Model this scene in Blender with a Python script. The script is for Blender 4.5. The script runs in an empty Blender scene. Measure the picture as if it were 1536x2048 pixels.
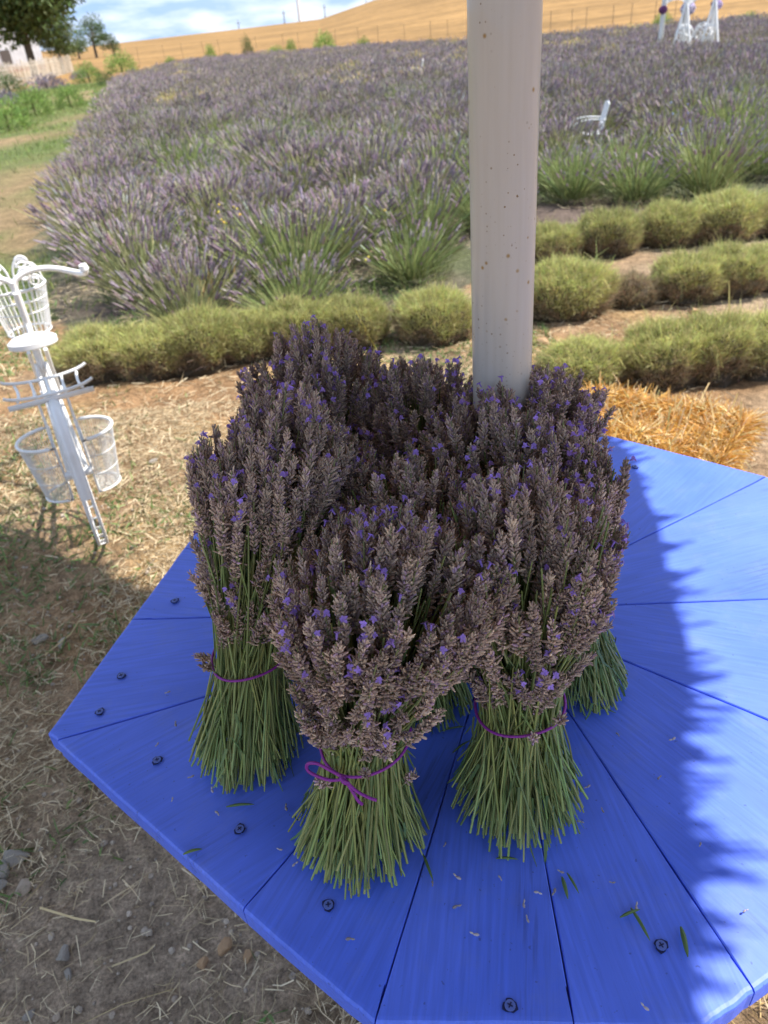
import bpy, bmesh, math, random
import numpy as np
from mathutils import Matrix, Vector
from math import sin, cos, pi, radians, sqrt

random.seed(7)
rng = np.random.default_rng(11)
S = bpy.context.scene
COL = S.collection

# ------------------------------------------------------------------ camera
FPX, CX, CY = 1479.0, 768.0, 1024.0
_N = (985 - CX, 3250 - CY)
_d = Vector((_N[0], -_N[1], -FPX)).normalized()
_up = -_d
_fw = Vector((0, 0, -1)); _fw = (_fw - _fw.dot(_up) * _up).normalized()
_rt = _fw.cross(_up)
RC = Matrix((_rt, _fw, _up))            # camera space -> world
CZ = 1.5
cam_d = bpy.data.cameras.new('camera')
cam = bpy.data.objects.new('camera', cam_d); COL.objects.link(cam)
cam.matrix_world = Matrix.Translation((0, 0, CZ)) @ RC.to_4x4()
cam_d.sensor_fit = 'VERTICAL'; cam_d.sensor_height = 36.0; cam_d.lens = FPX / 2048 * 36
cam_d.clip_start = 0.02; cam_d.clip_end = 4000
cam_d.dof.use_dof = True; cam_d.dof.focus_distance = 0.78; cam_d.dof.aperture_fstop = 8.5
S.camera = cam

def at(x, y, z):
    """world point at height z that a photo pixel looks at"""
    v = RC @ Vector((x - CX, -(y - CY), -FPX))
    t = (z - CZ) / v.z
    return Vector((v.x * t, v.y * t, z))

# ------------------------------------------------------------------ light
SX, SY = -0.75, -0.08                    # ground shift of a shadow per metre of height
sun_dir = Vector((-SX, -SY, 1)).normalized()
EL = math.asin(sun_dir.z); AZ = math.atan2(sun_dir.x, sun_dir.y)
sl = bpy.data.lights.new('sun', 'SUN'); sl.energy = 2.0; sl.angle = radians(0.55); sl.color = (1.0, 0.94, 0.85)
so = bpy.data.objects.new('sun', sl); COL.objects.link(so)
so.rotation_euler = sun_dir.to_track_quat('Z', 'Y').to_euler()

W = bpy.data.worlds.new('World'); S.world = W; W.use_nodes = True
nt = W.node_tree; nt.nodes.clear()
def wn(t, **k):
    n = nt.nodes.new(t)
    for a, b in k.items(): setattr(n, a, b)
    return n
sky = wn('ShaderNodeTexSky', sky_type='NISHITA', sun_disc=False, sun_elevation=EL, sun_rotation=AZ,
         air_density=1.0, dust_density=0.6, ozone_density=1.6)
tc = wn('ShaderNodeTexCoord'); mp = wn('ShaderNodeMapping'); mp.inputs['Scale'].default_value = (2.2, 2.2, 9.0)
ns = wn('ShaderNodeTexNoise'); ns.inputs['Scale'].default_value = 1.5; ns.inputs['Detail'].default_value = 7; ns.inputs['Roughness'].default_value = .55
rp = wn('ShaderNodeValToRGB'); rp.color_ramp.elements[0].position = .42; rp.color_ramp.elements[1].position = .66
ns2 = wn('ShaderNodeTexNoise'); ns2.inputs['Scale'].default_value = 5.5; ns2.inputs['Detail'].default_value = 5
mc = wn('ShaderNodeMix', data_type='RGBA'); mc.inputs['A'].default_value = (.70, 1.05, 1.65, 1); mc.inputs['B'].default_value = (1.5, 1.7, 2.05, 1)
mx = wn('ShaderNodeMix', data_type='RGBA'); bg = wn('ShaderNodeBackground'); bg.inputs['Strength'].default_value = 0.15
wo = wn('ShaderNodeOutputWorld'); L = nt.links.new
L(tc.outputs['Generated'], mp.inputs[0]); L(mp.outputs[0], ns.inputs[0]); L(mp.outputs[0], ns2.inputs[0]); L(ns.outputs[0], rp.inputs[0])
mr_ = wn('ShaderNodeMapRange'); mr_.inputs['To Min'].default_value = .86; mr_.inputs['To Max'].default_value = 1.0; L(rp.outputs[0], mr_.inputs[0]); L(mr_.outputs[0], mx.inputs[0]); dim = wn('ShaderNodeVectorMath', operation='SCALE'); dim.inputs['Scale'].default_value = .35; L(sky.outputs[0], dim.inputs[0]); L(dim.outputs[0], mx.inputs['A']); mr2 = wn('ShaderNodeMapRange'); mr2.inputs['From Min'].default_value = .40; mr2.inputs['From Max'].default_value = .60; L(ns2.outputs[0], mr2.inputs[0]); L(mr2.outputs[0], mc.inputs[0]); L(mc.outputs['Result'], mx.inputs['B'])
L(mx.outputs['Result'], bg.inputs[0]); L(bg.outputs[0], wo.inputs[0])
S.view_settings.view_transform = 'Standard'; S.view_settings.look = 'None'
S.view_settings.exposure = 2.2; S.view_settings.gamma = 1; S.view_settings.use_curve_mapping = False
S.render.engine = 'CYCLES'; S.cycles.max_bounces = 6; S.cycles.use_denoising = True

# ------------------------------------------------------------------ helpers
def tag(o, label=None, cat=None, group=None, kind=None):
    for k, v in (('label', label), ('category', cat), ('group', group), ('kind', kind)):
        if v: o[k] = v
    return o
def link(name, me, parent=None, loc=None, m=None):
    o = bpy.data.objects.new(name, me); COL.objects.link(o)
    if parent: o.parent = parent
    if m is not None: o.matrix_local = m
    elif loc is not None: o.location = loc
    return o
def thing(name, label, cat, loc=(0, 0, 0), rz=0, group=None):
    o = bpy.data.objects.new(name, None); COL.objects.link(o); o.empty_display_size = .05
    o.location = loc; o.rotation_euler = (0, 0, rz)
    return tag(o, label, cat, group)

class MB:
    """collects numpy geometry, with a colour per vertex and a material per face"""
    def __init__(s): s.V = []; s.F3 = []; s.F4 = []; s.M3 = []; s.M4 = []; s.C = []; s.n = 0
    def add(s, V, F, col=(1, 1, 1), mi=0):
        V = np.asarray(V, float).reshape(-1, 3); F = np.asarray(F, int)
        s.V.append(V)
        c = np.asarray(col, float)
        s.C.append(np.broadcast_to(c, (len(V), 3)) if c.ndim == 1 else c.reshape(-1, 3))
        if F.shape[1] == 3: s.F3.append(F + s.n); s.M3.append(np.full(len(F), mi) if np.isscalar(mi) else mi)
        else: s.F4.append(F + s.n); s.M4.append(np.full(len(F), mi) if np.isscalar(mi) else mi)
        s.n += len(V)
    def mesh(s, name, mats, smooth=False):
        V = np.concatenate(s.V); C = np.concatenate(s.C)
        f3 = np.concatenate(s.F3) if s.F3 else np.zeros((0, 3), int)
        f4 = np.concatenate(s.F4) if s.F4 else np.zeros((0, 4), int)
        me = bpy.data.meshes.new(name)
        me.vertices.add(len(V)); me.vertices.foreach_set('co', V.ravel())
        li = np.concatenate([f3.ravel(), f4.ravel()])
        me.loops.add(len(li)); me.loops.foreach_set('vertex_index', li)
        tot = np.concatenate([np.full(len(f3), 3), np.full(len(f4), 4)])
        me.polygons.add(len(tot)); me.polygons.foreach_set('loop_start', np.concatenate([[0], np.cumsum(tot)[:-1]]))
        me.polygons.foreach_set('loop_total', tot)
        mi = np.concatenate((s.M3 or [np.zeros(0)]) + (s.M4 or [np.zeros(0)])) if (s.M3 or s.M4) else np.zeros(len(tot))
        me.polygons.foreach_set('material_index', mi.astype(int))
        me.polygons.foreach_set('use_smooth', np.full(len(tot), smooth))
        me.update(calc_edges=True); me.validate()
        a = me.color_attributes.new('Col', 'FLOAT_COLOR', 'POINT')
        a.data.foreach_set('color', np.concatenate([C, np.ones((len(C), 1))], 1).ravel())
        for m in (mats if isinstance(mats, (list, tuple)) else [mats]): me.materials.append(m)
        return me

def frame(d):
    d = np.asarray(d, float); d = d / np.linalg.norm(d)
    a = np.array([0, 0, 1.]) if abs(d[2]) < .9 else np.array([1., 0, 0])
    u = np.cross(d, a); u /= np.linalg.norm(u)
    return u, np.cross(d, u), d
def tube(mb, P, r, n=6, col=(1, 1, 1), mi=0, closed=False, caps=True):
    P = np.asarray(P, float); k = len(P)
    r = np.broadcast_to(np.asarray(r, float), (k,))
    if closed: T = np.roll(P, -1, 0) - np.roll(P, 1, 0)
    else:
        T = np.gradient(P, axis=0)
    T /= np.linalg.norm(T, axis=1)[:, None] + 1e-12
    u, v, _ = frame(T[0]); rings = []
    for i in range(k):
        u = u - T[i] * np.dot(u, T[i]); u /= np.linalg.norm(u) + 1e-12; v = np.cross(T[i], u)
        a = np.arange(n) * 2 * pi / n
        rings.append(P[i] + r[i] * (np.cos(a)[:, None] * u + np.sin(a)[:, None] * v))
    V = np.concatenate(rings); F = []
    for i in range(k if closed else k - 1):
        j = (i + 1) % k
        for q in range(n): F.append((i * n + q, i * n + (q + 1) % n, j * n + (q + 1) % n, j * n + q))
    c = np.asarray(col, float)
    if c.ndim == 2: c = np.repeat(c, n, 0)
    mb.add(V, F, c, mi)
    if caps and not closed:
        for i, s_ in ((0, -1), (k - 1, 1)):
            base = rings[i]; F = [(q, (q + 1) % n, n) if s_ > 0 else ((q + 1) % n, q, n) for q in range(n)]
            cc = c if c.ndim == 1 else c[i * n]
            mb.add(np.concatenate([base, [P[i]]]), F, cc, mi)
def box(mb, c, s, col=(1, 1, 1), mi=0, R=None):
    V = np.array([(x, y, z) for x in (-.5, .5) for y in (-.5, .5) for z in (-.5, .5)]) * np.asarray(s)
    if R is not None: V = V @ np.asarray(R).T
    V = V + np.asarray(c)
    mb.add(V, [(0, 1, 3, 2), (4, 6, 7, 5), (0, 4, 5, 1), (2, 3, 7, 6), (0, 2, 6, 4), (1, 5, 7, 3)], col, mi)
def blades(mb, P, D, Ln, Wd, col, mi=0, bend=.15, tip=.25):
    """many two-segment ribbons at once: P roots, D directions (n,3), Ln, Wd (n,)"""
    n = len(P); D = D / (np.linalg.norm(D, axis=1)[:, None] + 1e-9)
    A = rng.normal(size=(n, 3)); Sd = np.cross(D, A); Sd /= np.linalg.norm(Sd, axis=1)[:, None] + 1e-9
    Bn = rng.normal(size=(n, 3)) * bend; Bn[:, 2] -= bend * .6
    Ln = Ln[:, None]; Wd = Wd[:, None]
    m_ = P + D * Ln * .55 + Bn * Ln * .18; e_ = P + D * Ln + Bn * Ln * .65
    V = np.stack([P - Sd * Wd / 2, P + Sd * Wd / 2, m_ - Sd * Wd / 2, m_ + Sd * Wd / 2, e_ - Sd * Wd * tip / 2, e_ + Sd * Wd * tip / 2], 1).reshape(-1, 3)
    b = (np.arange(n) * 6)[:, None]
    F = np.concatenate([b + [0, 1, 3, 2], b + [2, 3, 5, 4]])
    c = np.asarray(col, float)
    if c.ndim == 2: c = np.repeat(c, 6, 0)
    mb.add(V, F, c, mi)
def spindles(mb, P, D, Ln, Rd, col, mi=0, n=4, prof=((0, .35), (.3, 1), (.7, .8), (1, .1))):
    """many small pointed bodies at once"""
    N_ = len(P); D = D / (np.linalg.norm(D, axis=1)[:, None] + 1e-9)
    A = rng.normal(size=(N_, 3)); U = np.cross(D, A); U /= np.linalg.norm(U, axis=1)[:, None] + 1e-9; Wv = np.cross(D, U)
    rings = []
    for t, q in prof:
        for k in range(n):
            a = 2 * pi * k / n
            rings.append(P + D * (Ln * t)[:, None] + (U * cos(a) + Wv * sin(a)) * (Rd * q)[:, None])
    V = np.stack(rings, 1).reshape(-1, 3); m_ = len(prof) * n
    b = (np.arange(N_) * m_)[:, None]; F = []
    for i in range(len(prof) - 1):
        for k in range(n): F.append(b + [i * n + k, i * n + (k + 1) % n, (i + 1) * n + (k + 1) % n, (i + 1) * n + k])
    c = np.asarray(col, float)
    if c.ndim == 2: c = np.repeat(c, m_, 0)
    mb.add(V, np.concatenate(F), c, mi)
def fib(n):
    i = np.arange(n) + .5; ph = np.arccos(1 - i / n); th = pi * (1 + 5 ** .5) * i
    return np.stack([np.sin(ph) * np.cos(th), np.sin(ph) * np.sin(th), np.cos(ph)], 1)   # upper half sphere
def hashn(ix, iy, s):
    h = np.sin(ix * 127.1 + iy * 311.7 + s * 74.7) * 43758.5453
    return h - np.floor(h)
def vnoise(x, y, s=0):
    ix, iy = np.floor(x), np.floor(y); fx, fy = x - ix, y - iy
    fx = fx * fx * (3 - 2 * fx); fy = fy * fy * (3 - 2 * fy)
    a, b = hashn(ix, iy, s), hashn(ix + 1, iy, s); c, d = hashn(ix, iy + 1, s), hashn(ix + 1, iy + 1, s)
    return (a * (1 - fx) + b * fx) * (1 - fy) + (c * (1 - fx) + d * fx) * fy
def fbm(x, y, s=0, o=4):
    v = 0; a = .5; t = 0
    for k in range(o): v = v + a * vnoise(x * 2 ** k, y * 2 ** k, s + k * 3.7); t += a; a *= .5
    return v / t
def vary(c, n, amt=.15, hue=.06):
    c = np.asarray(c, float); m_ = 1 + rng.normal(size=(n, 1)) * amt
    return np.clip(c * m_ * (1 + rng.normal(size=(n, 3)) * hue), .004, 1)

# ------------------------------------------------------------------ materials
def mat(name, base=(.5, .5, .5), rough=.7, vcol=False, rand=0.0, bump=None, nz=None, transl=0, spec=.5, metal=0, coat=0):
    m = bpy.data.materials.new(name); m.use_nodes = True; t = m.node_tree; b = t.nodes['Principled BSDF']
    b.inputs['Roughness'].default_value = rough; b.inputs['Base Color'].default_value = (*base, 1)
    b.inputs['Specular IOR Level'].default_value = spec; b.inputs['Metallic'].default_value = metal
    b.inputs['Coat Weight'].default_value = coat
    out = None
    def nd(k, **kw):
        n = t.nodes.new(k)
        for a, v in kw.items(): setattr(n, a, v)
        return n
    if vcol:
        a = nd('ShaderNodeAttribute', attribute_name='Col')
        mul = nd('ShaderNodeMix', data_type='RGBA', blend_type='MULTIPLY'); mul.inputs[0].default_value = 1
        mul.inputs['A'].default_value = (*base, 1); t.links.new(a.outputs['Color'], mul.inputs['B']); out = mul.outputs['Result']
    if rand:
        oi = nd('ShaderNodeObjectInfo'); mr = nd('ShaderNodeMapRange'); mr.inputs['To Min'].default_value = 1 - rand; mr.inputs['To Max'].default_value = 1 + rand
        hs = nd('ShaderNodeHueSaturation'); t.links.new(oi.outputs['Random'], mr.inputs[0]); t.links.new(mr.outputs[0], hs.inputs['Value'])
        if out: t.links.new(out, hs.inputs['Color'])
        else: hs.inputs['Color'].default_value = (*base, 1)
        out = hs.outputs[0]
    co = nd('ShaderNodeTexCoord')
    if nz:
        sc, c2, lo, hi = nz
        n = nd('ShaderNodeTexNoise'); n.inputs['Scale'].default_value = sc; n.inputs['Detail'].default_value = 5
        t.links.new(co.outputs['Object'], n.inputs[0])
        r = nd('ShaderNodeMapRange'); r.inputs['From Min'].default_value = lo; r.inputs['From Max'].default_value = hi
        t.links.new(n.outputs[0], r.inputs[0]); mixn = nd('ShaderNodeMix', data_type='RGBA')
        t.links.new(r.outputs[0], mixn.inputs[0]); mixn.inputs['B'].default_value = (*c2, 1)
        if out: t.links.new(out, mixn.inputs['A'])
        else: mixn.inputs['A'].default_value = (*base, 1)
        out = mixn.outputs['Result']
    if bump:
        n = nd('ShaderNodeTexNoise'); n.inputs['Scale'].default_value = bump[0]; n.inputs['Detail'].default_value = 6
        bp = nd('ShaderNodeBump'); bp.inputs['Strength'].default_value = bump[1]; bp.inputs['Distance'].default_value = bump[2]
        t.links.new(co.outputs['Object'], n.inputs[0]); t.links.new(n.outputs[0], bp.inputs['Height']); t.links.new(bp.outputs[0], b.inputs['Normal'])
    if out: t.links.new(out, b.inputs['Base Color'])
    if transl:
        tr = nd('ShaderNodeBsdfTranslucent'); ms = nd('ShaderNodeMixShader'); ms.inputs[0].default_value = transl
        if out: t.links.new(out, tr.inputs[0])
        else: tr.inputs[0].default_value = (*base, 1)
        o = t.nodes['Material Output']; t.links.new(b.outputs[0], ms.inputs[1]); t.links.new(tr.outputs[0], ms.inputs[2]); t.links.new(ms.outputs[0], o.inputs[0])
    return m

M = {}
M['leaf'] = mat('leaf', (1, 1, 1), .6, vcol=True, rand=.12, transl=.3, spec=.3)
M['straw'] = mat('straw', (1, 1, 1), .6, vcol=True, transl=.15, spec=.3)
M['stem'] = mat('stem', (1, 1, 1), .5, vcol=True, spec=.4)
M['calyx'] = mat('calyx', (1, 1, 1), .85, vcol=True, rand=.30, spec=.15)
M['petal'] = mat('petal', (1, 1, 1), .6, vcol=True, transl=.3)
M['bark'] = mat('bark', (.11, .085, .06), .9, bump=(30, .6, .02))
M['white'] = mat('white_paint', (.80, .80, .80), .35, nz=(9, (.66, .65, .62), .55, .8))
M['stone'] = mat('stone', (1, 1, 1), .9, vcol=True, nz=(25, (.2, .17, .14), .5, .9), bump=(40, .5, .01))
M['twine'] = mat('twine', (.24, .025, .30), .5, bump=(900, .5, .001))
M['screw'] = mat('screw', (.10, .16, .50), .45)
M['darkpaint'] = mat('dark_gap', (.012, .018, .09), .8)
M['fabric'] = mat('fabric', (.80, .80, .78), .8, transl=.4)
M['fence'] = mat('fence', (.55, .49, .40), .85, rand=.2)
M['post'] = mat('weathered_post', (.24, .17, .10), .8)
M['wire'] = mat('wire', (.12, .10, .09), .6)
M['grey'] = mat('grey_metal', (.45, .47, .5), .5)
M['red'] = mat('red_brick', (.35, .12, .08), .85, nz=(3, (.5, .22, .12), .4, .7))
M['roofw'] = mat('white_wall', (.78, .78, .80), .7, nz=(2, (.6, .6, .62), .4, .8))
M['vcolor'] = mat('vcolor', (1, 1, 1), .85, vcol=True, bump=(60, .4, .01))

# blue painted wood, grain along the object's own x
def blue_wood():
    m = bpy.data.materials.new('blue_painted_wood'); m.use_nodes = True; t = m.node_tree; b = t.nodes['Principled BSDF']; K = t.links.new
    def nd(k, **kw):
        n = t.nodes.new(k)
        for a, v in kw.items(): setattr(n, a, v)
        return n
    co = nd('ShaderNodeTexCoord'); oi = nd('ShaderNodeObjectInfo')
    off = nd('ShaderNodeVectorMath', operation='SCALE'); cb = nd('ShaderNodeCombineXYZ')
    K(oi.outputs['Random'], cb.inputs[0]); K(oi.outputs['Random'], cb.inputs[1]); K(cb.outputs[0], off.inputs[0]); off.inputs['Scale'].default_value = 13
    ad = nd('ShaderNodeVectorMath', operation='ADD'); K(co.outputs['Object'], ad.inputs[0]); K(off.outputs[0], ad.inputs[1])
    mp = nd('ShaderNodeMapping'); mp.inputs['Scale'].default_value = (1.0, 14, 14); K(ad.outputs[0], mp.inputs[0])
    w = nd('ShaderNodeTexWave', wave_type='BANDS', bands_direction='Y'); w.inputs['Scale'].default_value = 1.1; w.inputs['Distortion'].default_value = 14
    w.inputs['Detail'].default_value = 3; w.inputs['Detail Scale'].default_value = .6; K(mp.outputs[0], w.inputs[0])
    n1 = nd('ShaderNodeTexNoise'); n1.inputs['Scale'].default_value = 5; n1.inputs['Detail'].default_value = 6; K(ad.outputs[0], n1.inputs[0])
    mp2 = nd('ShaderNodeMapping'); mp2.inputs['Scale'].default_value = (6, 90, 90); K(ad.outputs[0], mp2.inputs[0])
    n2 = nd('ShaderNodeTexNoise'); n2.inputs['Scale'].default_value = 2.2; n2.inputs['Detail'].default_value = 8; K(mp2.outputs[0], n2.inputs[0])
    r1 = nd('ShaderNodeValToRGB'); e = r1.color_ramp.elements; e[0].position = .3; e[0].color = (.074, .158, .78, 1); e[1].position = .72; e[1].color = (.112, .205, .90, 1); K(n1.outputs[0], r1.inputs[0])
    # thin worn streaks where dark grain shows through the paint
    mp3 = nd('ShaderNodeMapping'); mp3.inputs['Scale'].default_value = (2.2, 11, 11); K(ad.outputs[0], mp3.inputs[0])
    n3 = nd('ShaderNodeTexNoise'); n3.inputs['Scale'].default_value = 1.0; n3.inputs['Detail'].default_value = 2; K(mp3.outputs[0], n3.inputs[0])
    ra = nd('ShaderNodeMapRange'); ra.inputs['From Min'].default_value = .54; ra.inputs['From Max'].default_value = .72; K(n3.outputs[0], ra.inputs[0])
    rb = nd('ShaderNodeMapRange'); rb.inputs['From Min'].default_value = .46; rb.inputs['From Max'].default_value = .64; K(n2.outputs[0], rb.inputs[0])
    mu = nd('ShaderNodeMath', operation='MULTIPLY'); K(ra.outputs[0], mu.inputs[0]); K(rb.outputs[0], mu.inputs[1])
    mu2 = nd('ShaderNodeMath', operation='MULTIPLY'); K(mu.outputs[0], mu2.inputs[0]); mu2.inputs[1].default_value = .75
    mx = nd('ShaderNodeMix', data_type='RGBA'); K(mu2.outputs[0], mx.inputs[0]); K(r1.outputs[0], mx.inputs['A']); mx.inputs['B'].default_value = (.04, .07, .30, 1)
    # scuffed dust
    n4 = nd('ShaderNodeTexNoise'); n4.inputs['Scale'].default_value = 160; n4.inputs['Detail'].default_value = 2; K(ad.outputs[0], n4.inputs[0])
    rd = nd('ShaderNodeMapRange'); rd.inputs['From Min'].default_value = .70; rd.inputs['From Max'].default_value = .76; K(n4.outputs[0], rd.inputs[0])
    mx2 = nd('ShaderNodeMix', data_type='RGBA'); mud = nd('ShaderNodeMath', operation='MULTIPLY'); K(rd.outputs[0], mud.inputs[0]); mud.inputs[1].default_value = .5
    K(mud.outputs[0], mx2.inputs[0]); K(mx.outputs['Result'], mx2.inputs['A']); mx2.inputs['B'].default_value = (.03, .04, .16, 1)
    vs = nd('ShaderNodeMapRange'); vs.inputs['From Min'].default_value = .35; vs.inputs['From Max'].default_value = .65; vs.inputs['To Min'].default_value = .95; vs.inputs['To Max'].default_value = 1.14; K(n2.outputs[0], vs.inputs[0])
    n6 = nd('ShaderNodeTexNoise'); n6.inputs['Scale'].default_value = 16; n6.inputs['Detail'].default_value = 6; n6.inputs['Roughness'].default_value = .7; K(ad.outputs[0], n6.inputs[0])
    v6 = nd('ShaderNodeMapRange'); v6.inputs['From Min'].default_value = .52; v6.inputs['From Max'].default_value = .72; v6.inputs['To Max'].default_value = .24; K(n6.outputs[0], v6.inputs[0])
    mx5 = nd('ShaderNodeMix', data_type='RGBA'); K(v6.outputs[0], mx5.inputs[0]); K(mx2.outputs['Result'], mx5.inputs['A']); mx5.inputs['B'].default_value = (.20, .26, .62, 1)
    sv = nd('ShaderNodeVectorMath', operation='SCALE'); K(mx5.outputs['Result'], sv.inputs[0]); K(vs.outputs[0], sv.inputs['Scale']); K(sv.outputs[0], b.inputs['Base Color'])
    rr = nd('ShaderNodeMapRange'); rr.inputs['To Min'].default_value = .34; rr.inputs['To Max'].default_value = .58; K(n1.outputs[0], rr.inputs[0]); K(rr.outputs[0], b.inputs['Roughness'])
    hsum = nd('ShaderNodeMath', operation='MULTIPLY_ADD'); K(w.outputs['Fac'], hsum.inputs[0]); hsum.inputs[1].default_value = .16; K(n2.outputs[0], hsum.inputs[2])
    bp = nd('ShaderNodeBump'); bp.inputs['Strength'].default_value = .26; bp.inputs['Distance'].default_value = .0010; K(hsum.outputs[0], bp.inputs['Height']); K(bp.outputs[0], b.inputs['Normal'])
    b.inputs['Specular IOR Level'].default_value = .45
    return m
M['blue'] = blue_wood()

def pole_mat():
    m = mat('pole_paint', (.63, .62, .59), .30, coat=.3); t = m.node_tree; b = t.nodes['Principled BSDF']; K = t.links.new
    co = t.nodes.new('ShaderNodeTexCoord')
    def vor(sc, th, soft):
        v = t.nodes.new('ShaderNodeTexVoronoi'); v.inputs['Scale'].default_value = sc; K(co.outputs['Object'], v.inputs[0])
        sep = t.nodes.new('ShaderNodeSeparateColor'); K(v.outputs['Color'], sep.inputs[0])
        th_ = t.nodes.new('ShaderNodeMath'); th_.operation = 'MULTIPLY'; K(sep.outputs[0], th_.inputs[0]); K(sep.outputs[1], th_.inputs[1])
        th2 = t.nodes.new('ShaderNodeMath'); th2.operation = 'MULTIPLY'; K(th_.outputs[0], th2.inputs[0]); th2.inputs[1].default_value = th
        s = t.nodes.new('ShaderNodeMath'); s.operation = 'SUBTRACT'; K(th2.outputs[0], s.inputs[0]); K(v.outputs['Distance'], s.inputs[1])
        g = t.nodes.new('ShaderNodeMapRange'); g.inputs['From Min'].default_value = 0; g.inputs['From Max'].default_value = soft; K(s.outputs[0], g.inputs[0])
        return g.outputs[0]
    n = t.nodes.new('ShaderNodeTexNoise'); n.inputs['Scale'].default_value = 9; K(co.outputs['Object'], n.inputs[0])
    nr = t.nodes.new('ShaderNodeMapRange'); nr.inputs['From Min'].default_value = .42; nr.inputs['From Max'].default_value = .6; K(n.outputs[0], nr.inputs[0])
    a = t.nodes.new('ShaderNodeMath'); a.operation = 'MULTIPLY'; K(vor(230, .40, .08), a.inputs[0]); K(nr.outputs[0], a.inputs[1])
    m1 = t.nodes.new('ShaderNodeMix'); m1.data_type = 'RGBA'; K(a.outputs[0], m1.inputs[0]); m1.inputs['A'].default_value = (.56, .55, .53, 1); m1.inputs['B'].default_value = (.22, .16, .09, 1)
    m2 = t.nodes.new('ShaderNodeMix'); m2.data_type = 'RGBA'; K(vor(85, .34, .16), m2.inputs[0]); K(m1.outputs['Result'], m2.inputs['A']); m2.inputs['B'].default_value = (.34, .22, .07, 1)
    n5 = t.nodes.new('ShaderNodeTexNoise'); mp = t.nodes.new('ShaderNodeMapping'); mp.inputs['Scale'].default_value = (30, 30, 1.5); K(co.outputs['Object'], mp.inputs[0]); K(mp.outputs[0], n5.inputs[0]); n5.inputs['Detail'].default_value = 5
    m3 = t.nodes.new('ShaderNodeMix'); m3.data_type = 'RGBA'; m3.blend_type = 'MULTIPLY'; m3.inputs[0].default_value = .5; K(m2.outputs['Result'], m3.inputs['A'])
    r = t.nodes.new('ShaderNodeValToRGB'); r.color_ramp.elements[0].color = (.90, .88, .84, 1); r.color_ramp.elements[0].position = .3; r.color_ramp.elements[1].position = .6; K(n5.outputs[0], r.inputs[0]); K(r.outputs[0], m3.inputs['B'])
    K(m3.outputs['Result'], b.inputs['Base Color'])
    return m
M['pole'] = pole_mat()

def ground_mat():
    m = bpy.data.materials.new('ground'); m.use_nodes = True; t = m.node_tree; b = t.nodes['Principled BSDF']; K = t.links.new
    a = t.nodes.new('ShaderNodeAttribute'); a.attribute_name = 'Col'; co = t.nodes.new('ShaderNodeTexCoord')
    b.inputs['Roughness'].default_value = .95; b.inputs['Specular IOR Level'].default_value = .15
    prev = a.outputs['Color']
    for sc, lo, hi in ((3.5, .72, 1.28), (26, .55, 1.42), (150, .5, 1.5)):
        n = t.nodes.new('ShaderNodeTexNoise'); n.inputs['Scale'].default_value = sc; n.inputs['Detail'].default_value = 5; n.inputs['Roughness'].default_value = .65
        K(co.outputs['Object'], n.inputs[0])
        r = t.nodes.new('ShaderNodeMapRange'); r.inputs['From Min'].default_value = .3; r.inputs['From Max'].default_value = .7; r.inputs['To Min'].default_value = lo; r.inputs['To Max'].default_value = hi
        K(n.outputs[0], r.inputs[0]); v = t.nodes.new('ShaderNodeVectorMath'); v.operation = 'SCALE'; K(prev, v.inputs[0]); K(r.outputs[0], v.inputs['Scale']); prev = v.outputs[0]
    K(prev, b.inputs['Base Color'])
    n = t.nodes.new('ShaderNodeTexNoise'); n.inputs['Scale'].default_value = 45; n.inputs['Detail'].default_value = 9; n.inputs['Roughness'].default_value = .7; K(co.outputs['Object'], n.inputs[0])
    bp = t.nodes.new('ShaderNodeBump'); bp.inputs['Strength'].default_value = 1.0; bp.inputs['Distance'].default_value = .03; K(n.outputs[0], bp.inputs['Height']); K(bp.outputs[0], b.inputs['Normal'])
    return m
M['ground'] = ground_mat()

def wheat_mat():
    m = bpy.data.materials.new('wheat'); m.use_nodes = True; t = m.node_tree; b = t.nodes['Principled BSDF']; K = t.links.new
    b.inputs['Roughness'].default_value = .9; b.inputs['Specular IOR Level'].default_value = .1
    a = t.nodes.new('ShaderNodeAttribute'); a.attribute_name = 'Col'; co = t.nodes.new('ShaderNodeTexCoord'); prev = a.outputs['Color']
    mp = t.nodes.new('ShaderNodeMapping'); mp.inputs['Rotation'].default_value = (0, 0, radians(-62)); mp.inputs['Scale'].default_value = (.02, .35, 1); K(co.outputs['Object'], mp.inputs[0])
    for src, sc, lo, hi in ((mp.outputs[0], 1.6, .80, 1.2), (co.outputs['Object'], .06, .85, 1.15), (co.outputs['Object'], 1.2, .82, 1.18)):
        n = t.nodes.new('ShaderNodeTexNoise'); n.inputs['Scale'].default_value = sc; n.inputs['Detail'].default_value = 6; K(src, n.inputs[0])
        r = t.nodes.new('ShaderNodeMapRange'); r.inputs['From Min'].default_value = .35; r.inputs['From Max'].default_value = .65; r.inputs['To Min'].default_value = lo; r.inputs['To Max'].default_value = hi
        K(n.outputs[0], r.inputs[0]); v = t.nodes.new('ShaderNodeVectorMath'); v.operation = 'SCALE'; K(prev, v.inputs[0]); K(r.outputs[0], v.inputs['Scale']); prev = v.outputs[0]
    K(prev, b.inputs['Base Color']); return m
M['wheat'] = wheat_mat()

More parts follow.
